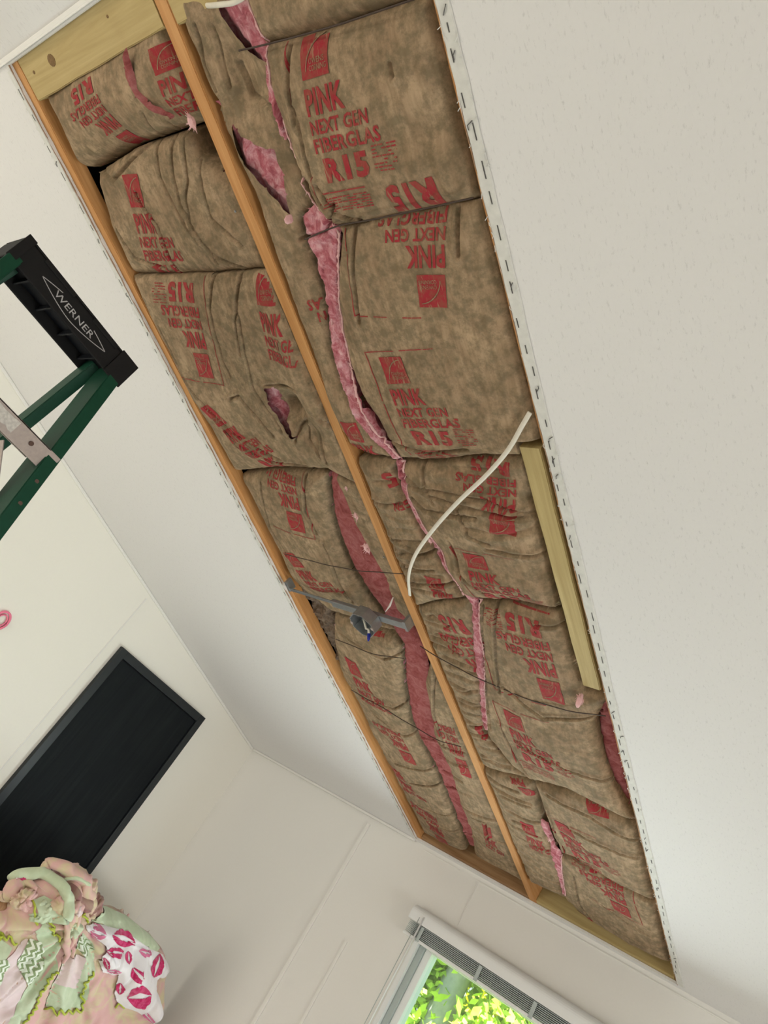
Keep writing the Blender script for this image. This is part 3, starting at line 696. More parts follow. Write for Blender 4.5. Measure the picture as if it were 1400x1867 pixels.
# left bay
LB1 = Batt('L', [(96,176),(100,220),(108,262),(128,295),(150,313),(180,305),(212,288),(255,262),(300,248),(345,234),(330,180),(305,120),(286,66),(240,76),(180,108),(130,140)],
           'rolled over kraft batt in the upper left corner behind the knotty board', bulge=.052, lift=.055, edge=.030, lam=.012, off=.022, pr=-.005)
LB2 = Batt('L', [(187,324),(198,360),(209,405),(225,460),(240,499),(330,497),(400,496),(474,492),(450,430),(410,350),(370,280),(348,236),(300,252),(255,266),(215,292),(185,312)],
           'kraft batt with long dark splits beside a black gap in the left bay', bulge=.016, lift=.03, off=.014)
LB3 = Batt('L', [(240,503),(262,545),(290,595),(330,665),(372,745),(408,815),(428,856),(500,850),(560,850),(600,853),(640,880),(630,850),(600,790),(575,735),(553,690),(525,620),(500,555),(480,500),(474,496),(400,500)],
           'long sagging kraft batt with upside-down R15 in the middle of the left bay', snapleft=True, bulge=.020, lift=.06, off=.002, edge=.010,
           holes=([(492,700),(506,700),(512,735),(530,770),(548,795),(538,792),(515,760),(498,730)],))
LB4 = Batt('L', [(430,860),(455,905),(480,955),(508,1003),(530,1035),(556,1068),(585,1092),(612,1112),(660,1125),(730,1150),(700,1130),(672,1085),(640,1035),(620,985),(606,935),(598,880),(600,858),(560,854),(500,854)],
           'smooth kraft batt left of the dark pink strip above the metal bar', snapleft=True, bulge=.018, lift=.05, off=.006)
LB4b = Batt('L', [(606,862),(628,905),(648,955),(672,1000),(705,1060),(722,1110),(755,1150),(742,1110),(715,1040),(690,970),(668,920),(640,882)],
            'thin kraft sliver tucked against the left face of the middle rafter', bulge=.004, lift=.01, off=.012, edge=.006)
LB5 = Batt('L', [(612,1118),(612,1160),(614,1205),(628,1240),(648,1285),(666,1330),(690,1385),(715,1440),(742,1488),(762,1505),(800,1525),(850,1548),(846,1520),(826,1478),(796,1405),(768,1355),(750,1318),(737,1245),(733,1175),(720,1160),(660,1130)],
            'ribbed kraft batt in the lower left bay below the metal bar', snapleft=True, bulge=.014, lift=.04, off=.006)
LB6 = Batt('L', [(766,1180),(776,1235),(792,1330),(822,1395),(838,1450),(858,1500),(868,1552),(890,1565),(935,1590),(925,1560),(890,1480),(850,1385),(815,1300),(790,1230)],
            'narrow kraft batt between the long dark pink strip and the middle rafter', bulge=.006, lift=.02, off=.006)
# exposed pink fibreglass strips (own torn layer under the seams)
def pinkstrip(name, bay, poly, label, off, seed, amp=.006, fl=None, pr=.012, own=None, mat='pink'):
    P = L(poly, pr); b = bounds[bay]; P = [(min(max(x, b[0]), b[1]), min(v, 2.99)) for x, v in P]; P = jag(P, .002, .012, seed)
    cx = sum(p[0] for p in P) / len(P); cv = sum(p[1] for p in P) / len(P)
    if own is None: r0 = root(name, cmat(cx, cv), label, 'insulation')
    else: r0 = own.root; cx, cv = own.c
    X, V, F = polygrid(P, .004); d, _, _ = near(X, V, P)
    R = R_of(X, V, bay) + off + amp * fbm(X * 55, V * 38, seed, 4) + amp * .5 * np.abs(noise(X * 120, V * 90, seed)) + .010 * np.exp(-d / .004)
    link('exposed_fibreglass', mesh(np.stack([X - cx, V - cv, R], 1), F[:, ::-1]), mat, r0, True)
    return r0
PK1 = pinkstrip('exposed_fibreglass', 'R', [(546,396),(576,372),(600,392),(628,412),(622,470),(618,540),(625,600),(640,660),(660,715),(690,765),(733,836),(722,836),(690,802),(655,747),(625,692),(604,632),(594,560),(574,490),(557,440)],
                'wide ragged strip of pink fibreglass exposed between kraft sheets in the right bay', .000, 21, .008, own=RM2)
PK2 = pinkstrip('exposed_fibreglass', 'R', [(720,838),(734,838),(741,865),(748,895),(768,935),(788,970),(808,1003),(833,1048),(852,1078),(872,1090),(880,1150),(886,1235),(892,1330),(880,1325),(872,1240),(862,1185),(860,1100),(846,1082),(820,1042),(797,1002),(776,974),(754,932),(731,888)],
                'thin torn pink seam behind the white cable', .004, 22, .005, own=RM3)
PK3 = pinkstrip('exposed_fibreglass', 'R', [(985,1490),(1000,1500),(1012,1540),(1022,1553),(1030,1600),(1036,1632),(1026,1628),(1016,1590),(1002,1560),(1004,1535),(990,1512)],
                'small torn pink seam near the far end of the right bay', .002, 23, .005, own=RM6)
PK4 = pinkstrip('exposed_fibreglass', 'R', [(1088,1262),(1098,1268),(1112,1330),(1130,1400),(1145,1485),(1130,1470),(1104,1410),(1088,1345),(1082,1300)],
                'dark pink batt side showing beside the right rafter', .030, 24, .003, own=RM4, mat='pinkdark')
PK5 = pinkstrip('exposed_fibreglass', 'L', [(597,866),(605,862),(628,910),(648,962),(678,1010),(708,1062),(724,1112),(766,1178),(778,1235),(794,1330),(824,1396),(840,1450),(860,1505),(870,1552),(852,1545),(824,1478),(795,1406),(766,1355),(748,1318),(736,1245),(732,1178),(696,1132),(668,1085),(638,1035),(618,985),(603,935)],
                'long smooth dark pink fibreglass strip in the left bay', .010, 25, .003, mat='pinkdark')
PK6 = pinkstrip('exposed_fibreglass', 'R', [(396,-2),(452,-6),(484,66),(495,120),(520,230),(526,270),(534,400),(500,362),(440,300),(424,225),(380,188),(400,190),(440,215),(470,240),(480,200),(468,106),(438,92),(412,54)],
                'torn pink fibreglass showing through holes in the top kraft offcut', .008, 26, .007, own=RS1)
PK7 = pinkstrip('exposed_fibreglass', 'L', [(488,696),(508,696),(514,735),(534,770),(552,798),(540,796),(512,762),(494,732)], '', .006, 27, .004, own=LB3)
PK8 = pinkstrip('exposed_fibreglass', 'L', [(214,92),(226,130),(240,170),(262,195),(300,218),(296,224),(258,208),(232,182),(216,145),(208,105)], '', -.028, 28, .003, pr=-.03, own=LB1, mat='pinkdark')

# fuzzy torn paper edge along the right-bay seam and other torn rims
def fringe(b, pts, seed, rad=.0022, name='torn_pink_edge', hairs=True):
    P = jag(L(pts, .008), .0012, .005, seed, False); X = np.array([p[0] for p in P]); V = np.array([p[1] for p in P]); R = b.height(X, V) - .002
    r_ = random.Random(seed); bm = bmesh.new()
    tube_bm(bm, [(X[i] - b.c[0], V[i] - b.c[1], R[i] + r_.uniform(-.001, .001)) for i in range(len(X))], [rad * r_.uniform(.5, 1.5) for _ in X], 5)
    if hairs:
        for i in range(0, len(X), 2):
            p = np.array([X[i] - b.c[0], V[i] - b.c[1], R[i]]); a = r_.uniform(0, 6.28); s = r_.uniform(.003, .009)
            q = p + np.array([math.cos(a) * s, math.sin(a) * s, -r_.uniform(0, .003)]); tube_bm(bm, [p, (p + q) / 2 + r_.uniform(-.001, .001), q], [.0012, .0008, .0003], 3)
    o = link(name, bm_mesh(bm), 'pinkfuzz', b.root, True); o['kind'] = 'stuff'
t = NT('pale_pink_fuzz'); f = t.noise(t.coord(), 60, 4); M['pinkfuzz'] = t.fin(t.mix(f, (.62, .30, .30, 1), (.88, .62, .60, 1)), .95, .05)
fringe(RM0, [(456,-8),(470,30),(489,76)], 1); fringe(RM1, [(489,82),(497,150),(512,205),(530,250),(548,300),(560,330),(585,385),(615,409)], 2)
fringe(RM2, [(621,415),(625,425),(621,470),(618,540),(625,600),(640,660),(660,715),(690,765),(730,832)], 3, .0026)
fringe(RM3, [(735,840),(740,860),(745,890),(765,930),(785,965),(805,1000),(830,1045),(850,1078)], 4); fringe(RM4, [(876,1092),(879,1150),(885,1230),(890,1328)], 5)
fringe(RM6, [(1023,1555),(1025,1585),(1033,1628)], 6)
fringe(RS1, [(600,560),(606,630),(625,690),(655,745),(690,800),(722,833)], 7, .0018)

# printing
fl = True
block(RM1, (588, 92), (655, 292), xs=.98)
block(RM2, (800, 522), (762, 348), fl, parts='LPNFfbK'); block(RM2, (731, 665), (800, 790))
block(RM1, (840, 560), (765, 348), fl, parts='R')
block(RM3, (928, 944), (895, 848), fl, parts='LPNFR'); block(RM3, (878, 1010), (925, 1082))
block(RM4, (1012, 1248), (960, 1128), fl, parts='LPNFRfbK'); block(RM4, (948, 1298), (990, 1376))
block(RM5, (1088, 1470), (1030, 1400), fl, parts='LP'); block(RM5, (1036, 1500), (1075, 1556))
block(RM6, (1136, 1648), (1098, 1590), fl); block(RM6, (1075, 1672), (1120, 1740), parts='LPN')
block(RS1, (652, 779), (700, 880), parts='LPN', xs=.85); block(RS1, (655, 660), (600, 520), fl, parts='LPNF', xs=.9)
block(RS2, (800, 1055), (840, 1120), parts='LP', xs=.9); block(RS2, (812, 985), (730, 868), fl, parts='LPNR', xs=.9)
block(RS3, (885, 1330), (930, 1380), parts='LP', xs=.9); block(RS3, (905, 1262), (830, 1132), fl, parts='LPNFR', xs=.9)
block(RS4, (968, 1505), (1000, 1570), parts='LPN', xs=.8); block(RS4, (965, 1440), (905, 1390), fl, parts='LPNF', xs=.7)
block(LB1, (232, 262), (155, 162), fl, parts='LPNFR', xs=.95); block(LB1, (300, 105), (360, 225), parts='LPNF', xs=.9)
block(LB2, (245, 348), (302, 498), parts='LPNFR')
block(LB3, (382, 660), (335, 532), fl); block(LB3, (400, 750), (500, 848), parts='LPNFR', xs=.8); block(LB3, (488, 520), (530, 680), parts='LPNF', xs=.8)
block(LB4, (544, 948), (505, 848), fl, parts='LPNFk'); block(LB4, (538, 1018), (610, 1090), parts='LPNF')
block(LB5, (646, 1216), (690, 1300), parts='LPNF'); block(LB5, (680, 1152), (640, 1095), fl, parts='LP')
block(LB5, (745, 1378), (700, 1315), fl, parts='LPNF'); block(LB5, (725, 1412), (770, 1470), parts='LPN'); block(LB5, (808, 1535), (770, 1465), fl, parts='LPNF')
block(LB6, (845, 1400), (800, 1305), fl, parts='LPNF', xs=.7); block(LB6, (888, 1515), (905, 1570), parts='LPN', xs=.6)

# wires that hold the batts up
def wire(pts, label, r=-.004):
    P = [(*xv(px, py, r), ) for px, py in pts]; Q = spline([(x, v, 0) for x, v in P], 8); cx, cv = P[0]
    bay = lambda x: 'R' if x > JX1 else 'L'
    out = []
    for q in Q:
        out.append((q[0] - cx, q[1] - cv, r + .001 * math.sin(q[0] * 40)))
    bm = bmesh.new(); tube_bm(bm, out, .0016, 6); o = link('support_wire', bm_mesh(bm), 'wire', None, True); o.matrix_world = cmat(cx, cv)
    return tag(o, label, 'wire', None)
wire([(436,92),(489,80),(600,50),(700,17),(779,-10)], 'uppermost dark support wire across the right bay', -.008)
wire([(556,436),(617,412),(700,396),(862,361)], 'dark support wire crossing the wide pink seam', -.012)
wire([(520,1010),(580,1026),(650,1040),(735,1046)], 'dark support wire above the metal bar in the left bay', -.018)
wire([(766,1178),(830,1216),(930,1262),(1020,1292),(1104,1306)], 'long curved dark support wire over the lower right bay', -.016)
wire([(612,1165),(680,1192),(736,1200)], 'dark support wire just below the metal bar', -.010)
wire([(640,1258),(700,1292),(790,1345),(840,1362)], 'dark support wire across the dark pink strip in the lower left bay', -.014)

# tufts of pink on the rafter and dangling
def tuft(px, py, s, label, r=-.004, seed=1, down=0.0, group=None):
    x, v = xv(px, py, r); bm = bmesh.new(); bmesh.ops.create_icosphere(bm, subdivisions=3, radius=1)
    for q in bm.verts:
        d = 1 + .45 * float(fbm(np.array(q.co.x * 2.2 + seed * 3), np.array(q.co.y * 2.2 + q.co.z * 1.7), seed, 3))
        q.co = Vector((q.co.x * s * d * .45, q.co.y * s * d * 1.0, q.co.z * s * d * (.5 + down * 1.6) - down * s))
    r_ = random.Random(seed)
    for i in range(22):
        a = r_.uniform(0, 6.28); e = (math.cos(a) * s * r_.uniform(.4, 1.0), math.sin(a) * s * r_.uniform(.7, 1.7), -r_.uniform(0, s))
        tube_bm(bm, [(0, 0, 0), (e[0] * .6, e[1] * .6, e[2] * .3), e], [s * .2, s * .1, s * .02], 4)
    o = link('fibreglass_tuft', bm_mesh(bm), 'pinkfuzz', None, True); o.matrix_world = cmat(x, v, r - s * .2); return tag(o, label, 'insulation', group)
tuft(352, 222, .014, 'pale pink tuft stuck on the middle rafter near its top', .008, 1)
tuft(518, 636, .011, 'spiky pink tuft left of the middle rafter beside the upright print', .006, 2); tuft(528, 662, .010, 'pink tuft just below the spiky one beside the middle rafter', .006, 3)
tuft(566, 742, .010, 'small pink tuft on the middle rafter above the torn flap', .002, 4)
tuft(650, 940, .011, 'pink tuft beside the rafter above the pink puff', .010, 5); tuft(670, 998, .015, 'bright pink puff left of the middle rafter above the metal box', .004, 6)
tuft(1060, 1272, .014, 'pale dangling tuft at the lower end of the nailing board', -.006, 7, .5)
tuft(530, 398, .008, 'dangling pink wisp below the torn pink hole', .0, 8, .6)
tuft(632, 890, .006, 'tiny pink wisp left of the rafter at mid height', .006, 9)
tuft(1003, 1530, .010, 'pink shred at the end of the right bay seam', .0, 10); tuft(785, 985, .008, 'dark torn shred on the seam beside the white cable', .0, 11)

# loose old insulation and blocking behind the metal bar
rl = root('loose_insulation', cmat(-1.80, 1.45), 'brown matted loose insulation in the gap behind the metal bar', 'insulation', kind='stuff')
X, V, F = polygrid([(-1.93, 1.12), (-1.72, 1.14), (-1.66, 1.3), (-1.66, 1.45), (-1.74, 1.6), (-1.82, 2.0), (-1.93, 2.1)], .007)
R = .048 + .026 * fbm(X * 22, V * 22, 40, 5) + .012 * np.abs(noise(X * 60, V * 60, 2))
lo = link('loose_fill', mesh(np.stack([X + 1.80, V - 1.45, R], 1), F[:, ::-1]), 'loose', rl, False); lo['kind'] = 'stuff'

# ================================================================== JUNCTION BOX ON ITS BAR
hx, hv = xv(640, 1115, .0)
bx0, bv0 = xv(528, 1066, -.002); bx1, bv1 = xv(738, 1138, -.002)
jb = root('ceiling_box', cmat(hx, hv), 'grey steel electrical box on an extendable bar between two rafters', 'electrical box')
mid_x, mid_v = xv(613, 1100, -.002)
def loc2(x, v, r): return (x - hx, v - hv, r)
def jbox(name, x0, x1, v0, v1, r0, r1, bev=.001, mat='steel'):
    bm = bmesh.new(); box(bm, x0 - hx, x1 - hx, v0 - hv, v1 - hv, r0, r1, bev); return link(name, bm_mesh(bm), mat, jb)
vb = (bv0 + bv1) / 2
jbox('inner_bar', bx0 + .004, mid_x + .05, vb - .006, vb + .006, -.014, -.009)
jbox('outer_bar', mid_x, JX0 - .002, vb - .013, vb + .013, -.020, -.006, .002)
jbox('end_bracket', bx0 - .004, bx0 + .008, vb - .034, vb + .008, -.016, .012); jbox('end_bracket', JX0 - .012, JX0 - .0015, vb - .02, vb + .02, -.021, .012)
xb, vbx = xv(668, 1122, -.03)
bm = bmesh.new(); N = 8; Ro = .050; ring = []
for rad, z in ((Ro * .96, -.0205), (Ro, -.023), (Ro, -.062), (Ro - .003, -.062), (Ro - .003, -.026)):
    ring.append([bm.verts.new((xb - hx + rad * math.cos(math.pi / 8 + k * math.pi / 4), vb + .004 - hv + rad * math.sin(math.pi / 8 + k * math.pi / 4), z)) for k in range(N)])
for a in range(len(ring) - 1):
    for k in range(N): bm.faces.new((ring[a][k], ring[a][(k + 1) % N], ring[a + 1][(k + 1) % N], ring[a + 1][k]))
bm.faces.new(ring[0][::-1]); bm.faces.new(ring[-1])
link('octagonal_box', bm_mesh(bm), 'steel', jb)
for s in (-1, 1):
    bm = bmesh.new(); box(bm, xb - hx - .005 + s * .044, xb - hx + .005 + s * .044, vb - hv, vb - hv + .010, -.0635, -.061); link('screw_tab', bm_mesh(bm), 'alu', jb)
bm = bmesh.new(); c0 = Vector((xb - hx + .015, vb - hv + .022, -.055))
tube_bm(bm, [c0 + Vector((-.03, -.02, .02)), c0 + Vector((-.01, 0, .0)), c0, c0 + Vector((.006, .012, -.012))], .004, 6)
link('wire_end', bm_mesh(bm), 'cable', jb, True)
M['bluecap'] = plain('blue_wire_nut', (.02, .03, .30, 1), .4)
bm = bmesh.new(); tube_bm(bm, [c0 + Vector((.004, .010, -.008)), c0 + Vector((.010, .018, -.022)), c0 + Vector((.012, .021, -.028))], [.006, .005, .002], 8)
link('blue_wire_nut', bm_mesh(bm), 'bluecap', jb, True)
M['tape'] = plain('thin_white_string', (.6, .55, .5, 1), .8)
x1_, v1_ = xv(716, 1090, -.004); x2_, v2_ = xv(703, 1115, -.01)
tag(tubeobj('paper_shred', [cpt(x1_, v1_, -.002), cpt((x1_ + x2_) / 2 + .004, (v1_ + v2_) / 2, -.008), cpt(x2_, v2_, -.012)], [.002, .0035, .001], 'tape', None, 5), 'thin white shred hanging above the metal bar beside the rafter', 'paper')

# ================================================================== CABLES
def cable(pts, rad, label, name='cable'):
    P = spline([cpt(*xv(a, b, r), r) for a, b, r in pts], 10)
    o = tubeobj(name, P, rad, 'cable', None, 8, .65); return tag(o, label, 'cable')
cable([(966,752,-.003),(952,776,-.012),(925,822,-.020),(885,868,-.022),(835,915,-.028),(790,965,-.028),(757,1012,-.024),(745,1050,-.018),(747,1085,-.006)], .0052, 'white flat electric cable looping from the right rafter to the middle one')
cable([(371,10,.030),(385,10,-.004),(405,8,-.014),(425,5,-.014),(445,-6,-.006),(470,-30,.01)], .0045, 'short white cable loop at the top edge beside the treated board')
# copper-dark nail and staple bits along the middle rafter
for (px, py) in ((598, 768), (700, 1015), (430, 385)):
    x, v = xv(px, py, R0); bm = bmesh.new(); bmesh.ops.create_cone(bm, segments=8, radius1=.0028, radius2=.0022, depth=.003, cap_ends=True)
    o = link('nail_head', bm_mesh(bm), 'steel'); o.matrix_world = cmat(x, v, R0 - .0012)
    tag(o, 'small nail head in the middle rafter, %s' % {598: 'about halfway down', 700: 'level with the cable end', 430: 'nearest the top'}[px], 'nail')

# ================================================================== LADDER
LS = 1.70
lad = root('step_ladder', Matrix.Translation((-LS - .2, .47, 0)), 'green fibreglass stepladder with black top cap against the left side', 'ladder')
lo_ = Vector((-LS - .2, .47, 0))
def lp(x, y, z): return Vector((x, y, z)) - lo_
zt = 1.65 + .4315 * LS; zb = 1.65 + .390 * LS; ya, yb = .128 * LS, .3415 * LS; xf = -LS; xk = -LS - .132
bm = bmesh.new()   # hollow cap: shell with open underside
box(bm, xk, xf, ya, yb, zt - .006, zt); box(bm, xf - .006, xf, ya, yb, zb, zt - .006); box(bm, xk, xk + .006, ya, yb, zb, zt - .006)
box(bm, xk + .006, xf - .006, ya, ya + .006, zb, zt - .006); box(bm, xk + .006, xf - .006, yb - .006, yb, zb, zt - .006)
bmesh.ops.translate(bm, vec=-lo_, verts=bm.verts[:])
cap = link('top_cap', bm_mesh(bm), 'black', lad); cap['label'] = 'black moulded plastic top cap'
bv = cap.modifiers.new('b', 'BEVEL'); bv.width = .003; bv.segments = 2
bm = bmesh.new(); box(bm, xk + .010, xf - .010, ya + .01, yb - .01, zb + .028, zb + .032)
for k in range(1, 5): box(bm, xk + .01, xf - .01, ya + (yb - ya) * k / 5 - .002, ya + (yb - ya) * k / 5 + .002, zb + .012, zb + .03)
bmesh.ops.translate(bm, vec=-lo_, verts=bm.verts[:]); link('cap_ribs', bm_mesh(bm), 'blackin', lad)
bm = bmesh.new()   # raised corners and side lugs on the front of the cap
pass
for q in ((xf - .001, xf + .004, yb - .050, yb + .006, zb - .002, zt + .002), (xf - .001, xf + .0035, ya - .003, ya + .020, zb, zt + .001), (xf - .001, xf + .003, ya + .055, ya + .15, zt - .014, zt - .002), (xf - .001, xf + .003, yb - .15, yb - .065, zt - .014, zt - .002)):
    bm = bmesh.new(); box(bm, *q, .0015); bmesh.ops.translate(bm, vec=-lo_, verts=bm.verts[:]); link('cap_lug', bm_mesh(bm), 'black', lad)
# lettering and pointed oval emblem on the front
vv, ff = word('WERNER', 0, 0, .125, .015, .0, None)
fx = xf + .0006
yc = ya + .50 * (yb - ya); zc = (zt + zb) / 2 - .004
bm = bmesh.new(); me = mesh([(fx - lo_.x, yc - .064 + a - lo_.y, zc + .008 - b - lo_.z) for a, b in vv], ff); bm.free(); link('cap_lettering', me, 'logo', lad)
def lens(sgn):
    pts = [(t, sgn * .019 * (1 - abs(t) ** 1.6)) for t in np.linspace(-1, 1, 25)]
    return [(fx - lo_.x, yc + t * .105 - lo_.y, zc + h - lo_.z) for t, h in pts]
bm = bmesh.new()
for sgn in (-1, 1):
    P = lens(sgn)
    for i in range(len(P) - 1):
        if sgn == 1 and 5 < i < 18: continue
        a, b = P[i], P[i + 1]; w = .0018; vs = [bm.verts.new((a[0], a[1], a[2] - w / 2)), bm.verts.new((b[0], b[1], b[2] - w / 2)), bm.verts.new((b[0], b[1], b[2] + w / 2)), bm.verts.new((a[0], a[1], a[2] + w / 2))]; bm.faces.new(vs)
link('cap_emblem_outline', bm_mesh(bm), 'logo', lad)
def rail(name, top, bot, flange, webd, side):
    """C-section rail; web is a plate, two flanges"""
    t, b = Vector(top), Vector(bot)
    bm = bmesh.new(); ax = (b - t).normalized(); s = Vector((0, 1, 0)); s = (s - ax * s.dot(ax)).normalized(); u = ax.cross(s); Ln = (b - t).length
    box(bm, -.002 * 1, .002, -webd / 2, webd / 2, 0, Ln, .001)
    for e in (-1, 1): box(bm, 0 if side > 0 else -flange, flange if side > 0 else 0, e * webd / 2 - .002, e * webd / 2 + .002, 0, Ln, .0012)
    bm.transform(Matrix(((s.x, u.x, ax.x, t.x - lo_.x), (s.y, u.y, ax.y, t.y - lo_.y), (s.z, u.z, ax.z, t.z - lo_.z), (0, 0, 0, 1)))); return link(name, bm_mesh(bm), 'green', lad)
ztop_r = zb + .03; FB = -LS + .62; RB = -LS - .80
def fy(z, s):  # front rail y at height z (flares)
    k = (ztop_r - z) / ztop_r; return (yb - .032 + .10 * k) if s > 0 else (ya + .032 - .10 * k)
def fxx(z): k = (ztop_r - z) / ztop_r; return (-LS - .046) + (FB + LS + .046) * k
for s in (1, -1):
    rail('front_rail', (fxx(ztop_r), fy(ztop_r, s), ztop_r), (fxx(.03), fy(.03, s), .03), .030, .078, s)
    y0 = (yb - .052) if s > 0 else (ya + .052)
    rail('rear_rail', (-LS - .100, y0, ztop_r), (RB, y0 + s * .07, .03), .026, .050, s)
    for nm, x, y in (('foot', fxx(.03), fy(.03, s)), ('foot', RB, y0 + s * .07)): 
        bm = bmesh.new(); box(bm, x - .045 - lo_.x, x + .045 - lo_.x, y - .008 - lo_.y, y + .04 * s - lo_.y if s > 0 else y + .008 - lo_.y, 0, .05, .004); link('foot', bm_mesh(bm), 'black', lad)
# steps
zs = zb - .245
k = 0
while zs > .2:
    y0, y1 = fy(zs, -1) - .028, fy(zs, 1) + .028; x = fxx(zs)
    bm = bmesh.new(); xo = x + .046
    box(bm, xo - .004, xo, y0, y1, zs - .048, zs, .001); box(bm, xo - .085, xo, y0 + .028, y1 - .028, zs - .004, zs, .001); box(bm, xo - .087, xo - .083, y0 + .028, y1 - .028, zs - .032, zs, .001)
    bmesh.ops.translate(bm, vec=-lo_, verts=bm.verts[:]); link('step', bm_mesh(bm), 'alu', lad)
    for s in (1, -1):
        yy = (y1 - .070) if s > 0 else (y0 + .070)
        b2 = bmesh.new(); tube_bm(b2, [Vector((xo + .0002, yy, zs - .022)) - lo_, Vector((xo + .003, yy, zs - .022)) - lo_], .0055, 10); link('rivet', bm_mesh(b2), 'rivet', lad)
        # brace from the underside of the step to the rail
        yr = fy(zs - .14, s) - s * .004
        beam('step_brace', Vector((x - .01, yr - s * .075, zs - .05)) - lo_, Vector((x + .008, yr, zs - .155)) - lo_, .003, .03, 'alu', lad, (0, 1, 0), .001)
        for dz in (.075, .135):
            zz = zs - dz; xx = fxx(zz) + .0405; b3 = bmesh.new(); yq = fy(zz, s) + s * .016
            tube_bm(b3, [Vector((xx - .003, yq, zz)) - lo_, Vector((xx + .003, yq, zz)) - lo_], .005, 8); link('rivet', bm_mesh(b3), 'rivet', lad)
    if k == 0:
        bm = bmesh.new(); vsn = 14; yl0, yl1 = y0 + .13, y1 - .115
        top = [bm.verts.new((xo + .0008 - lo_.x, yl0 + (yl1 - yl0) * i / vsn - lo_.y, zs - .006 - (.006 * random.Random(i).random()) - lo_.z)) for i in range(vsn + 1)]
        bot = [bm.verts.new((xo + .0008 - lo_.x, yl0 + (yl1 - yl0) * i / vsn - lo_.y, zs - .040 + (.008 * random.Random(i + 50).random()) - lo_.z)) for i in range(vsn + 1)]
        for i in range(vsn): bm.faces.new((top[i], top[i + 1], bot[i + 1], bot[i]))
        lb = link('worn_label', bm_mesh(bm), 'label', lad); lb['label'] = 'worn white label on the top step'
    zs -= .305; k += 1

# ================================================================== DOOR, STICKER
door = root('door_1', Matrix.Translation((LEFT, 2.38, 0)), 'black stained wooden door with a narrow raised frame on the cream wall', None, kind='structure')
dz = 1.65 + .402; y0, y1 = 2.030 - 2.38, 2.726 - 2.38
def dbox(name, b, mat, bev=.0015): bm = bmesh.new(); box(bm, *b, bev=bev); return link(name, bm_mesh(bm), mat, door)
fw = .040
dbox('door_frame', (.0005, .026, y0, y0 + fw, .001, dz), 'doorframe'); dbox('door_frame', (.0005, .026, y1 - fw, y1, .001, dz), 'doorframe'); dbox('door_frame', (.0005, .026, y0 + fw + .0005, y1 - fw - .0005, dz - fw, dz), 'doorframe')
dbox('door_slab', (.0005, .018, y0 + fw + .004, y1 - fw - .004, .012, dz - fw - .005), 'door')
dbox('door_gap', (.0003, .004, y0 + fw, y1 - fw, .001, dz - fw), 'blackin', 0)
bm = bmesh.new()
for k in range(2):
    pts = [(.0, 1.485 + (.034 - .012 * k) * math.cos(a) * .9 - 0, 1.65 + .165 + (.040 - .014 * k) * math.sin(a)) for a in np.linspace(0, 2 * math.pi, 30)]
    tube_bm(bm, [(LEFT + .006, p[1], p[2]) for p in pts], .0055 - .002 * k, 6)
tag(link('wall_ornament', bm_mesh(bm), 'pinkpaint', None, True), 'small pink looped wall ornament at the left picture edge', 'ornament')

# ================================================================== WINDOW
wr = root('window_1', Matrix.Translation((WX0, FAR, WZ0)), 'white vinyl window in the far wall with bright trees outside', None, kind='structure')
wo = Vector((WX0, FAR, WZ0))
def wbox(name, b, mat, bev=.002, parent=None, off=wo):
    bm = bmesh.new(); box(bm, *b, bev=bev); bmesh.ops.translate(bm, vec=-off, verts=bm.verts[:]); return link(name, bm_mesh(bm), mat, parent or wr)
g0, g1 = -1.650, WX1 - .05
for i, (a, b, yy, mt) in enumerate(((WX0, WX0 + .024, FAR - .012, 'white'), (WX0 + .024, WX0 + .052, FAR + .008, 'greyvinyl'), (WX0 + .052, g0, FAR + .020, 'white'))):
    wbox('side_frame', (a, b - .0006, yy, FAR + .08, WZ0, WZ1), mt)
wbox('side_frame', (g1, WX1, FAR - .012, FAR + .08, WZ0, WZ1), 'white')
wbox('top_frame', (g0, g1, FAR + .010, FAR + .08, WZ1 - .030, WZ1), 'white'); wbox('bottom_frame', (g0, g1, FAR - .012, FAR + .08, WZ0, WZ0 + .05), 'white')
wbox('meeting_rail', (g0, g1, FAR + .02, FAR + .07, 1.18, 1.22), 'white')
wbox('window_pane', (g0, g1, FAR + .045, FAR + .049, WZ0 + .05, 1.18), 'glass', 0); wbox('window_pane', (g0, g1, FAR + .045, FAR + .049, 1.22, WZ1 - .03), 'glass', 0)
# blind, fully raised
bl = root('window_blind', Matrix.Translation((-1.27, FAR - .03, 1.80)), 'white raised mini blind with its slats stacked under the headrail', 'blind'); bo = Vector((-1.27, FAR - .03, 1.80))
bx0_, bx1_ = -1.783, -.752; bzt = 1.65 + .214
bm = bmesh.new(); n = 10; prof = [(FAR - .001, bzt)] + [(FAR - .036 - .030 * math.sin(a), bzt - .030 + .030 * math.cos(a)) for a in np.linspace(0, math.pi / 2, 7)] + [(FAR - .066, bzt - .062), (FAR - .058, bzt - .062), (FAR - .058, bzt - .030), (FAR - .001, bzt - .006)]
for x in (bx0_, bx1_): 
    vs = [bm.verts.new((x, a, b)) for a, b in prof]
    bm.faces.new(vs)
bm.verts.ensure_lookup_table(); m = len(prof)
for i in range(m): bm.faces.new((bm.verts[i], bm.verts[(i + 1) % m], bm.verts[m + (i + 1) % m], bm.verts[m + i]))
bmesh.ops.translate(bm, vec=-bo, verts=bm.verts[:]); link('headrail', bm_mesh(bm), 'white', bl)
z = bzt - .064
for i in range(8):
    wbox('slat', (bx0_ + .008, bx1_ - .008, FAR - .052, FAR - .006, z - .0030, z), 'greyvinyl', .0005, bl, bo); z -= .0062
wbox('bottom_rail', (bx0_ + .004, bx1_ - .004, FAR - .056, FAR - .004, z - .012, z), 'white', .002, bl, bo)
bm = bmesh.new()
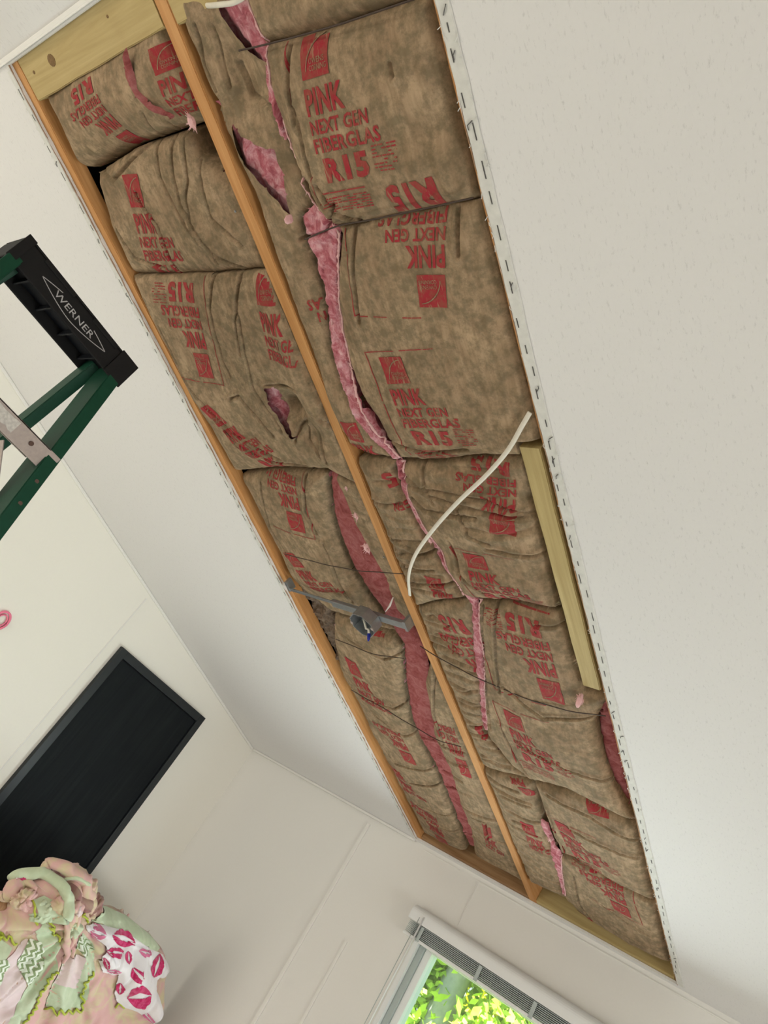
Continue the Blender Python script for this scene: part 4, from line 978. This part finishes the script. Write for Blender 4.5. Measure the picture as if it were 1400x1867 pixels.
for q in (-1.70, -1.40, -1.15, -.85): box(bm, q - .008, q + .008, FAR - .0582, FAR - .0562, z - .010, bzt - .066)
bmesh.ops.translate(bm, vec=-bo, verts=bm.verts[:]); link('ladder_tape', bm_mesh(bm), 'greyvinyl', bl)
o = tubeobj('tilt_wand', [Vector((-1.712, FAR - .068, bzt - .03)) - bo, Vector((-1.714, FAR - .070, bzt - .3)) - bo, Vector((-1.716, FAR - .070, bzt - .75)) - bo], .0038, 'white', bl, 6)
tubeobj('pull_cord', [Vector((-1.732, FAR - .066, bzt - .04)) - bo, Vector((-1.735, FAR - .066, bzt - .6)) - bo], .0016, 'greyvinyl', bl, 5)

# ================================================================== OUTSIDE
struct('ground', mesh([(-30, FAR + .3, -.6), (30, FAR + .3, -.6), (30, 45, -.6), (-30, 45, -.6)], [(0, 1, 2, 3)]), 'grass', 'lawn outside the window')
def tree(x, y, h, rad, crown, nleaf, seed, label, lean=0, mat='leaf'):
    t = root('tree', Matrix.Translation((x, y, -.6)), label, 'tree', 'trees outside the window'); r_ = random.Random(seed)
    P = [(lean * k / 6 + r_.uniform(-.05, .05), r_.uniform(-.05, .05), h * k / 6) for k in range(7)]
    tubeobj('trunk', spline(P, 3), list(np.linspace(rad, rad * .45, 19)), 'bark', t, 10)
    for k in range(9):
        z0 = h * r_.uniform(.3, .9); a = r_.uniform(0, 6.28); ln = crown * r_.uniform(.5, .9)
        b = (lean * z0 / h, 0, z0); e = (b[0] + math.cos(a) * ln, math.sin(a) * ln, z0 + ln * r_.uniform(.2, .8)); mpt = tuple((b[i] + e[i]) / 2 + r_.uniform(-.15, .15) for i in range(3))
        tubeobj('branch', spline([b, mpt, e], 3), list(np.linspace(rad * .3, rad * .06, 7)), 'bark', t, 6)
    rs = np.random.RandomState(seed); cl = rs.normal(size=(46, 3)); cl /= np.linalg.norm(cl, axis=1)[:, None]; cl *= (rs.rand(46, 1) ** .4)
    cl = cl * np.array([crown, crown, h * .43]) + np.array([lean * .6, 0, h * .52])
    C = cl[rs.randint(0, 46, nleaf)] + rs.normal(size=(nleaf, 3)) * crown * .16
    A = rs.normal(size=(nleaf, 3)); A /= np.linalg.norm(A, axis=1)[:, None]; B = np.cross(A, rs.normal(size=(nleaf, 3))); B /= np.linalg.norm(B, axis=1)[:, None]
    s = rs.uniform(.032, .062, (nleaf, 1)) * (1 + .04 * y); V = np.stack([C - A * s, C + B * s * .5, C + A * s, C - B * s * .5], 1).reshape(-1, 3)
    o = link('foliage', mesh(V, np.arange(nleaf * 4).reshape(-1, 4)), mat, t); o['kind'] = 'stuff'
TR = [(-3.5, 7.4, 7.5, .15, 1.15, 24000, 1, 'nearest pale trunked tree outside, at the left of the pane', .1, 'leaf'), (-7.0, 11.0, 8, .16, 1.8, 22000, 2, 'lime leaved tree further back on the left outside', .2, 'leaf2'),
      (-3.9, 10.6, 7.5, .09, 1.1, 26000, 3, 'slim grey tree in the middle of the pane', -.1, 'leaf2'), (-1.2, 12.2, 8.5, .18, 1.5, 34000, 4, 'broad lime tree behind the slim one', .1, 'leaf2'),
      (-9.4, 16, 10, .2, 2.3, 24000, 5, 'far tree at the left edge outside', 0, 'leaf'), (-4.4, 16.5, 10, .2, 2.3, 42000, 6, 'far tree closing the view outside', 0, 'leaf'), (.9, 17, 10, .2, 2.2, 16000, 7, 'far tree on the right outside', 0, 'leaf')]
for a in TR: tree(*a)

# ================================================================== QUILT BUNDLE
QX = -2.72
def qp(px, py): p = on_x(px, py, QX); return (p[1], p[2])
def z6(pts, deep=None):
    deep = QDEEP if deep is None else deep; out = []
    for a, b in pts:
        px, py = a * 300 / 1400, 1560 + b * 307 / 1433; q = qp(px, py)
        if deep:
            for _ in range(3):
                h = float(q_height(np.array([q[0]]), np.array([q[1]]))[0]); p = on_x(px, py, QX + h); q = (p[1], p[2])
        out.append(q)
    return out
QDEEP = False
qc = qp(150, 1760)
qr = root('quilt', Matrix.Translation((QX, qc[0], 0)), 'bunched patchwork quilt in pink and sage with lime rickrack and lip-print lining', 'quilt')
OUT = z6([(-400,420),(0,400),(90,300),(130,230),(210,190),(330,140),(450,120),(560,80),(660,70),(730,110),(770,210),(800,330),(860,420),(960,440),(1080,510),(1250,640),(1360,770),(1385,880),(1340,1060),(1310,1250),(1270,1380),(1250,1480),(1150,1900),(300,2600),(-900,2400),(-900,900)])
KN = qp(118, 1655)      # the knot: folds radiate from here
def q_height(Y, Z, layer=0.0):
    Y = np.asarray(Y, float); Z = np.asarray(Z, float); d, _, _ = near(Y, Z, OUT); d = np.where(pt_in(Y, Z, OUT), d, -.0)
    base = .15 * np.sqrt(np.clip(1 - (1 - np.clip(d / .17, 0, 1)) ** 2, 0, 1))
    ang = np.arctan2(Y - KN[0], -(Z - KN[1])); rad = np.hypot(Y - KN[0], Z - KN[1])
    folds = .017 * np.sin(ang * 15 + 2.2 * noise(Y * 6, Z * 6, 50)) * np.clip(rad / .12, 0, 1) * np.exp(-rad / .9)
    h = base + folds + .020 * fbm(Y * 11, Z * 11, 60, 3) + .004 * fbm(Y * 34, Z * 34, 61, 2)
    h = h - .014 * np.exp(-(noise(ang * 7, rad * 4 + 3, 81) / .11) ** 2) * np.clip(d / .03, 0, 1) - .010 * np.exp(-(noise(Y * 13, Z * 9, 83) / .09) ** 2) * np.clip(d / .03, 0, 1)
    for (a, b, rx, hh) in QBW:
        h = h + hh * np.exp(-((Y - a) ** 2 + (Z - b) ** 2) / rx ** 2)
    return h + layer
QB = [(130, 1622, .05, -.03), (100, 1640, .055, .035), (215, 1742, .05, .04), (250, 1800, .05, .05), (255, 1700, .06, .02), (150, 1700, .06, .01), (190, 1790, .03, -.02), (155, 1600, .04, .02)]
QBW = [(*qp(a, b), c, d) for a, b, c, d in QB]
def qpiece(name, poly, mat, layer, step=.006, parent=qr, extra=None):
    X, V, F = polygrid(poly, step); h = q_height(X, V, layer)
    if extra is not None: h = h + extra(X, V)
    return link(name, mesh(np.stack([h, X - qc[0], V], 1), F) if False else mesh(np.stack([h, X - qc[0], V + 1.65 - 1.65], 1), F), mat, parent, True)
QDEEP = True
# pixel-plane heights are world z already (on_x adds the camera height)
body = qpiece('quilt_cloth', OUT, 'q_pink', 0, .008)
sol = body.modifiers.new('s', 'SOLIDIFY'); sol.thickness = .012; sol.offset = -1
Q = lambda name, pts, mat, layer, **k: qpiece(name, z6(pts), mat, layer, **k)
Q('sage_patch', [(300,640),(370,560),(430,600),(500,740),(470,960),(330,1180),(190,1433),(60,1433),(200,1160),(240,1100),(340,1000),(360,860)], 'q_green', .003)
Q('pale_patch', [(0,1030),(60,870),(140,790),(250,700),(290,650),(300,640),(240,760),(150,890),(190,1020),(225,1110),(190,1170),(60,1433),(-200,1600),(-300,1300)], 'q_pale', .003)
Q('chevron_patch', [(140,880),(270,720),(340,720),(355,870),(320,1010),(240,1105),(190,1020)], 'chevron', .006)
Q('chevron_patch', [(-60,900),(60,880),(80,930),(30,1010),(0,1100),(-120,1100)], 'chevron', .005)
Q('sage_patch', [(-80,760),(20,730),(90,760),(60,860),(0,960),(-120,980)], 'q_green', .003)
Q('pink_patch', [(-60,520),(60,470),(200,420),(320,415),(290,500),(330,590),(200,670),(60,700),(-60,690)], 'q_pink', .004)
Q('sage_patch', [(330,430),(430,400),(520,420),(580,470),(530,520),(430,550),(350,560),(320,500)], 'q_green', .006)
Q('sage_patch', [(690,640),(740,700),(790,740),(805,960),(760,1080),(700,1290),(380,1290),(450,1085),(560,880),(700,830),(640,790)], 'q_green', .003)
Q('pale_patch', [(560,870),(700,830),(690,980),(650,1130),(550,1110),(450,1090)], 'q_pale', .006)
Q('chevron_patch', [(640,780),(690,670),(760,730),(790,790),(740,850),(690,820)], 'chevron', .006)
Q('sage_patch', [(770,560),(830,450),(940,435),(1080,510),(1250,645),(1355,770),(1310,810),(1200,740),(1080,650),(960,600),(880,572)], 'q_green', .010)
LIP = z6([(720,600),(760,572),(880,570),(1000,610),(1080,648),(1200,735),(1300,795),(1372,830),(1382,900),(1335,1050),(1312,1090),(1305,1250),(1270,1380),(1170,1320),(1060,1285),(985,1230),(962,1160),(985,1060),(1000,1000),(930,1000),(862,980),(848,930),(860,840),(900,765),(830,720),(740,640)])
lipex = lambda X, V: .012 * np.clip(near(X, V, LIP)[0] / .02, 0, 1)
lining = qpiece('lip_print_lining', LIP, 'q_white', .012, .005, extra=lipex); lining['label'] = 'white lining printed with crimson lips'
def lipshape(cx, cy, w, h, ang, mat, nm='lip_print'):
    """cupid's-bow outline with an open mouth, as two curved bands"""
    for sgn in (-1, 1):
        out = []; inn = []
        for t in np.linspace(-1, 1, 21):
            o = (1 - abs(t) ** 2.2) * (1.0 if sgn > 0 else 1 - .22 * math.exp(-(t / .16) ** 2)) * h / 2; i_ = .12 * h * (1 - abs(t) ** 1.2) * (1.3 if sgn < 0 else .8)
            out.append((t * w / 2, sgn * max(o, .001))); inn.append((t * w / 2 * .96, sgn * min(i_, max(o, .001) * .8)))
        pl = out + inn[::-1]; ca, sa = math.cos(ang), math.sin(ang)
        P = z6([(cx + x * ca - y * sa, cy + x * sa + y * ca) for x, y in pl])
        X, V, F = polygrid(P, .0028)
        if len(F) == 0: continue
        hgt = q_height(X, V, .012) + lipex(X, V) + .0022
        link(nm, mesh(np.stack([hgt, X - qc[0], V], 1), F), mat, qr, True)
for a in ((1165, 1175, 215, 205, -.1, 'q_red'), (1315, 915, 205, 110, -1.25, 'q_red'), (1140, 975, 120, 120, .9, 'q_red'), (965, 800, 150, 100, .05, 'q_red'), (1030, 680, 215, 140, .35, 'q_red'), (820, 640, 130, 130, .2, 'q_rose'),
          (1070, 840, 115, 60, 1.5, 'q_red'), (1215, 800, 120, 70, .3, 'q_rose'), (885, 900, 110, 50, 1.3, 'q_red'), (1000, 1110, 100, 60, 1.7, 'q_red'), (950, 965, 130, 40, .1, 'q_rose'), (1230, 1345, 100, 50, .8, 'q_rose')): lipshape(*a)
def rick(pts, seed, amp=14, step=26, w=9, layer=.008):
    """lime zigzag braid"""
    P = []; pts = [np.array(p, float) for p in pts]; s = 1
    for a, b in zip(pts[:-1], pts[1:]):
        Ln = np.linalg.norm(b - a); n = max(1, int(Ln / step)); nr = np.array([-(b - a)[1], (b - a)[0]]) / Ln
        for i in range(n): P.append(a + (b - a) * i / n + nr * amp * s); s = -s
    P.append(pts[-1]); Y = []
    for p in spline([(*p, 0) for p in P], 3):
        q = z6([(p[0], p[1])])[0]; Y.append(q)
    Ya = np.array([y[0] for y in Y]); Za = np.array([y[1] for y in Y]); h = q_height(Ya, Za, layer)
    tubeobj('rickrack_braid', [(h[i], Ya[i] - qc[0], Za[i]) for i in range(len(Ya))], .0044, 'q_lime', qr, 6)
rick([(425,560),(440,640),(500,700),(512,745)], 1); rick([(475,965),(400,1080),(330,1185),(300,1290),(230,1380),(190,1440)], 2, 12); rick([(385,1290),(470,1315),(580,1325),(700,1300)], 3, 20, 30)
rick([(795,985),(720,1080),(700,1200),(700,1290)], 4, 12); rick([(-40,640),(30,710),(90,710),(140,745)], 5, 14); rick([(325,430),(285,500),(320,590)], 6, 8); rick([(730,450),(700,500),(740,560)], 7, 12)
rick([(980,1270),(1050,1290)], 8, 16)
Q('lime_spot', [(-60,620),(20,640),(45,680),(10,740),(-60,750)], 'q_lime', .007)
# rolled folds round the knot: thick soft tubes standing on the cloth
def blob(px, py, rx, ry, rz, mat, seed):
    a, b = qp(px, py); xo = .75 * float(q_height(np.array([a]), np.array([b]))[0]); bm = bmesh.new(); bmesh.ops.create_icosphere(bm, subdivisions=5, radius=1)
    P = np.array([v.co[:] for v in bm.verts]); n_ = fbm(P[:, 1] * 2.3 + P[:, 0], P[:, 2] * 2.3, seed, 3); n2 = np.exp(-(noise(P[:, 1] * 3 + P[:, 0] * 2, P[:, 2] * 1.6, seed + 5) / .14) ** 2)
    k = 1 + .30 * n_ - .22 * n2
    for v, q in zip(bm.verts, k): v.co = Vector((v.co.x * rx * q + xo, v.co.y * ry * q + a - qc[0], v.co.z * rz * q + b))
    link('bunched_fold', bm_mesh(bm), mat, qr, True)
blob(30, 1624, .045, .055, .04, 'q_pink', 96); blob(95, 1632, .06, .075, .055, 'q_pink', 91); blob(135, 1605, .06, .07, .055, 'q_pink', 92); blob(60, 1640, .05, .07, .045, 'q_green', 93); blob(150, 1640, .05, .05, .06, 'q_shade', 94); blob(100, 1658, .065, .06, .04, 'q_green', 95)
def roll(name, pts, rads, mat, out=.03, sq=.8):
    rads = [r_ * 1.15 for r_ in rads]
    P = []
    q = [z6([p])[0] for p in pts]; Ya = np.array([a[0] for a in q]); Za = np.array([a[1] for a in q]); h = q_height(Ya, Za, 0)
    C = spline([(h[i] + out * math.sin(math.pi * (i + .5) / len(q)), Ya[i] - qc[0], Za[i]) for i in range(len(q))], 8)
    rr_ = np.interp(np.linspace(0, 1, len(C)), np.linspace(0, 1, len(rads)), rads)
    bm = bmesh.new(); tube_bm(bm, C, list(rr_), 16, True, sq)
    for v in bm.verts:
        n_ = float(fbm(np.array(v.co.y * 26), np.array(v.co.z * 26 + v.co.x * 18), 70, 3)); v.co += Vector((.014 * n_, .011 * n_, .013 * n_))
    return link(name, bm_mesh(bm), mat, qr, True)
roll('rolled_fold', [(215,330),(250,275),(350,235),(470,230),(550,300),(575,400),(540,490),(460,540)], [.012, .020, .024, .022, .020, .019, .020, .012], 'q_green')
roll('rolled_fold', [(40,440),(110,400),(200,370),(300,360),(390,375)], [.014, .022, .024, .020, .012], 'q_pink', .02)
roll('rolled_fold', [(470,230),(550,170),(640,150),(700,200),(725,290),(740,380),(790,470)], [.016, .024, .026, .024, .024, .022, .016], 'q_pink', .03)
roll('rolled_fold', [(590,240),(640,170),(705,200),(735,270)], [.006, .010, .009, .005], 'q_green', .055)
roll('rolled_fold', [(600,260),(640,330),(720,400),(700,470)], [.012, .020, .022, .012], 'q_shade', .012)
roll('rolled_fold', [(620,420),(660,440),(630,480)], [.010, .014, .010], 'q_pale', .02)
roll('rolled_fold', [(540,480),(560,620),(540,760),(500,880)], [.010, .014, .013, .006], 'q_pink', .006)
roll('rolled_fold', [(660,480),(640,620),(610,720),(580,800)], [.010, .012, .011, .006], 'q_pink', .006)
Q('lip_print_hem', [(150,330),(240,315),(330,312),(410,318),(400,352),(300,350),(160,352)], 'q_white', .040); Q('lip_print', [(240,318),(370,318),(385,344),(240,346)], 'q_red', .043)
bm = bmesh.new(); a = z6([(603, 830)])[0]; hh = float(q_height(np.array([a[0]]), np.array([a[1]]), .010)[0]); tube_bm(bm, [(hh, a[0] - qc[0], a[1]), (hh + .004, a[0] - qc[0], a[1])], .009, 12); link('button', bm_mesh(bm), plain('olive_button', (.16, .17, .06, 1), .4), qr)
# bed post that carries the bundle
pz = qp(2, 1648); post = root('bed_post', Matrix.Translation((QX + .01, pz[0] - .01, 0)), 'turned brown wooden bed post left of the quilt', 'bed post')
bm = bmesh.new(); prof = [(.0, .032), (.05, .032), (.06, .026), (pz[1] - .09, .024), (pz[1] - .07, .034), (pz[1] - .055, .020), (pz[1] - .045, .030), (pz[1] - .02, .040), (pz[1] + .005, .036), (pz[1] + .022, .018), (pz[1] + .026, .002)]
tube_bm(bm, [(0, 0, z_) for z_, _ in prof], [r_ for _, r_ in prof], 18); link('post', bm_mesh(bm), 'postwood', post, True)
hb_ = root('bed_rail', Matrix.Translation((QX - .03, qc[0], 0)), 'wooden bed end hidden under the quilt', 'bed')
bm = bmesh.new(); box(bm, -.02, .02, pz[0] + .03 - qc[0], .48, .25, pz[1] - .20, .004); box(bm, -.025, .025, .40, .45, 0, pz[1] - .24, .004); link('headboard', bm_mesh(bm), 'postwood', hb_)
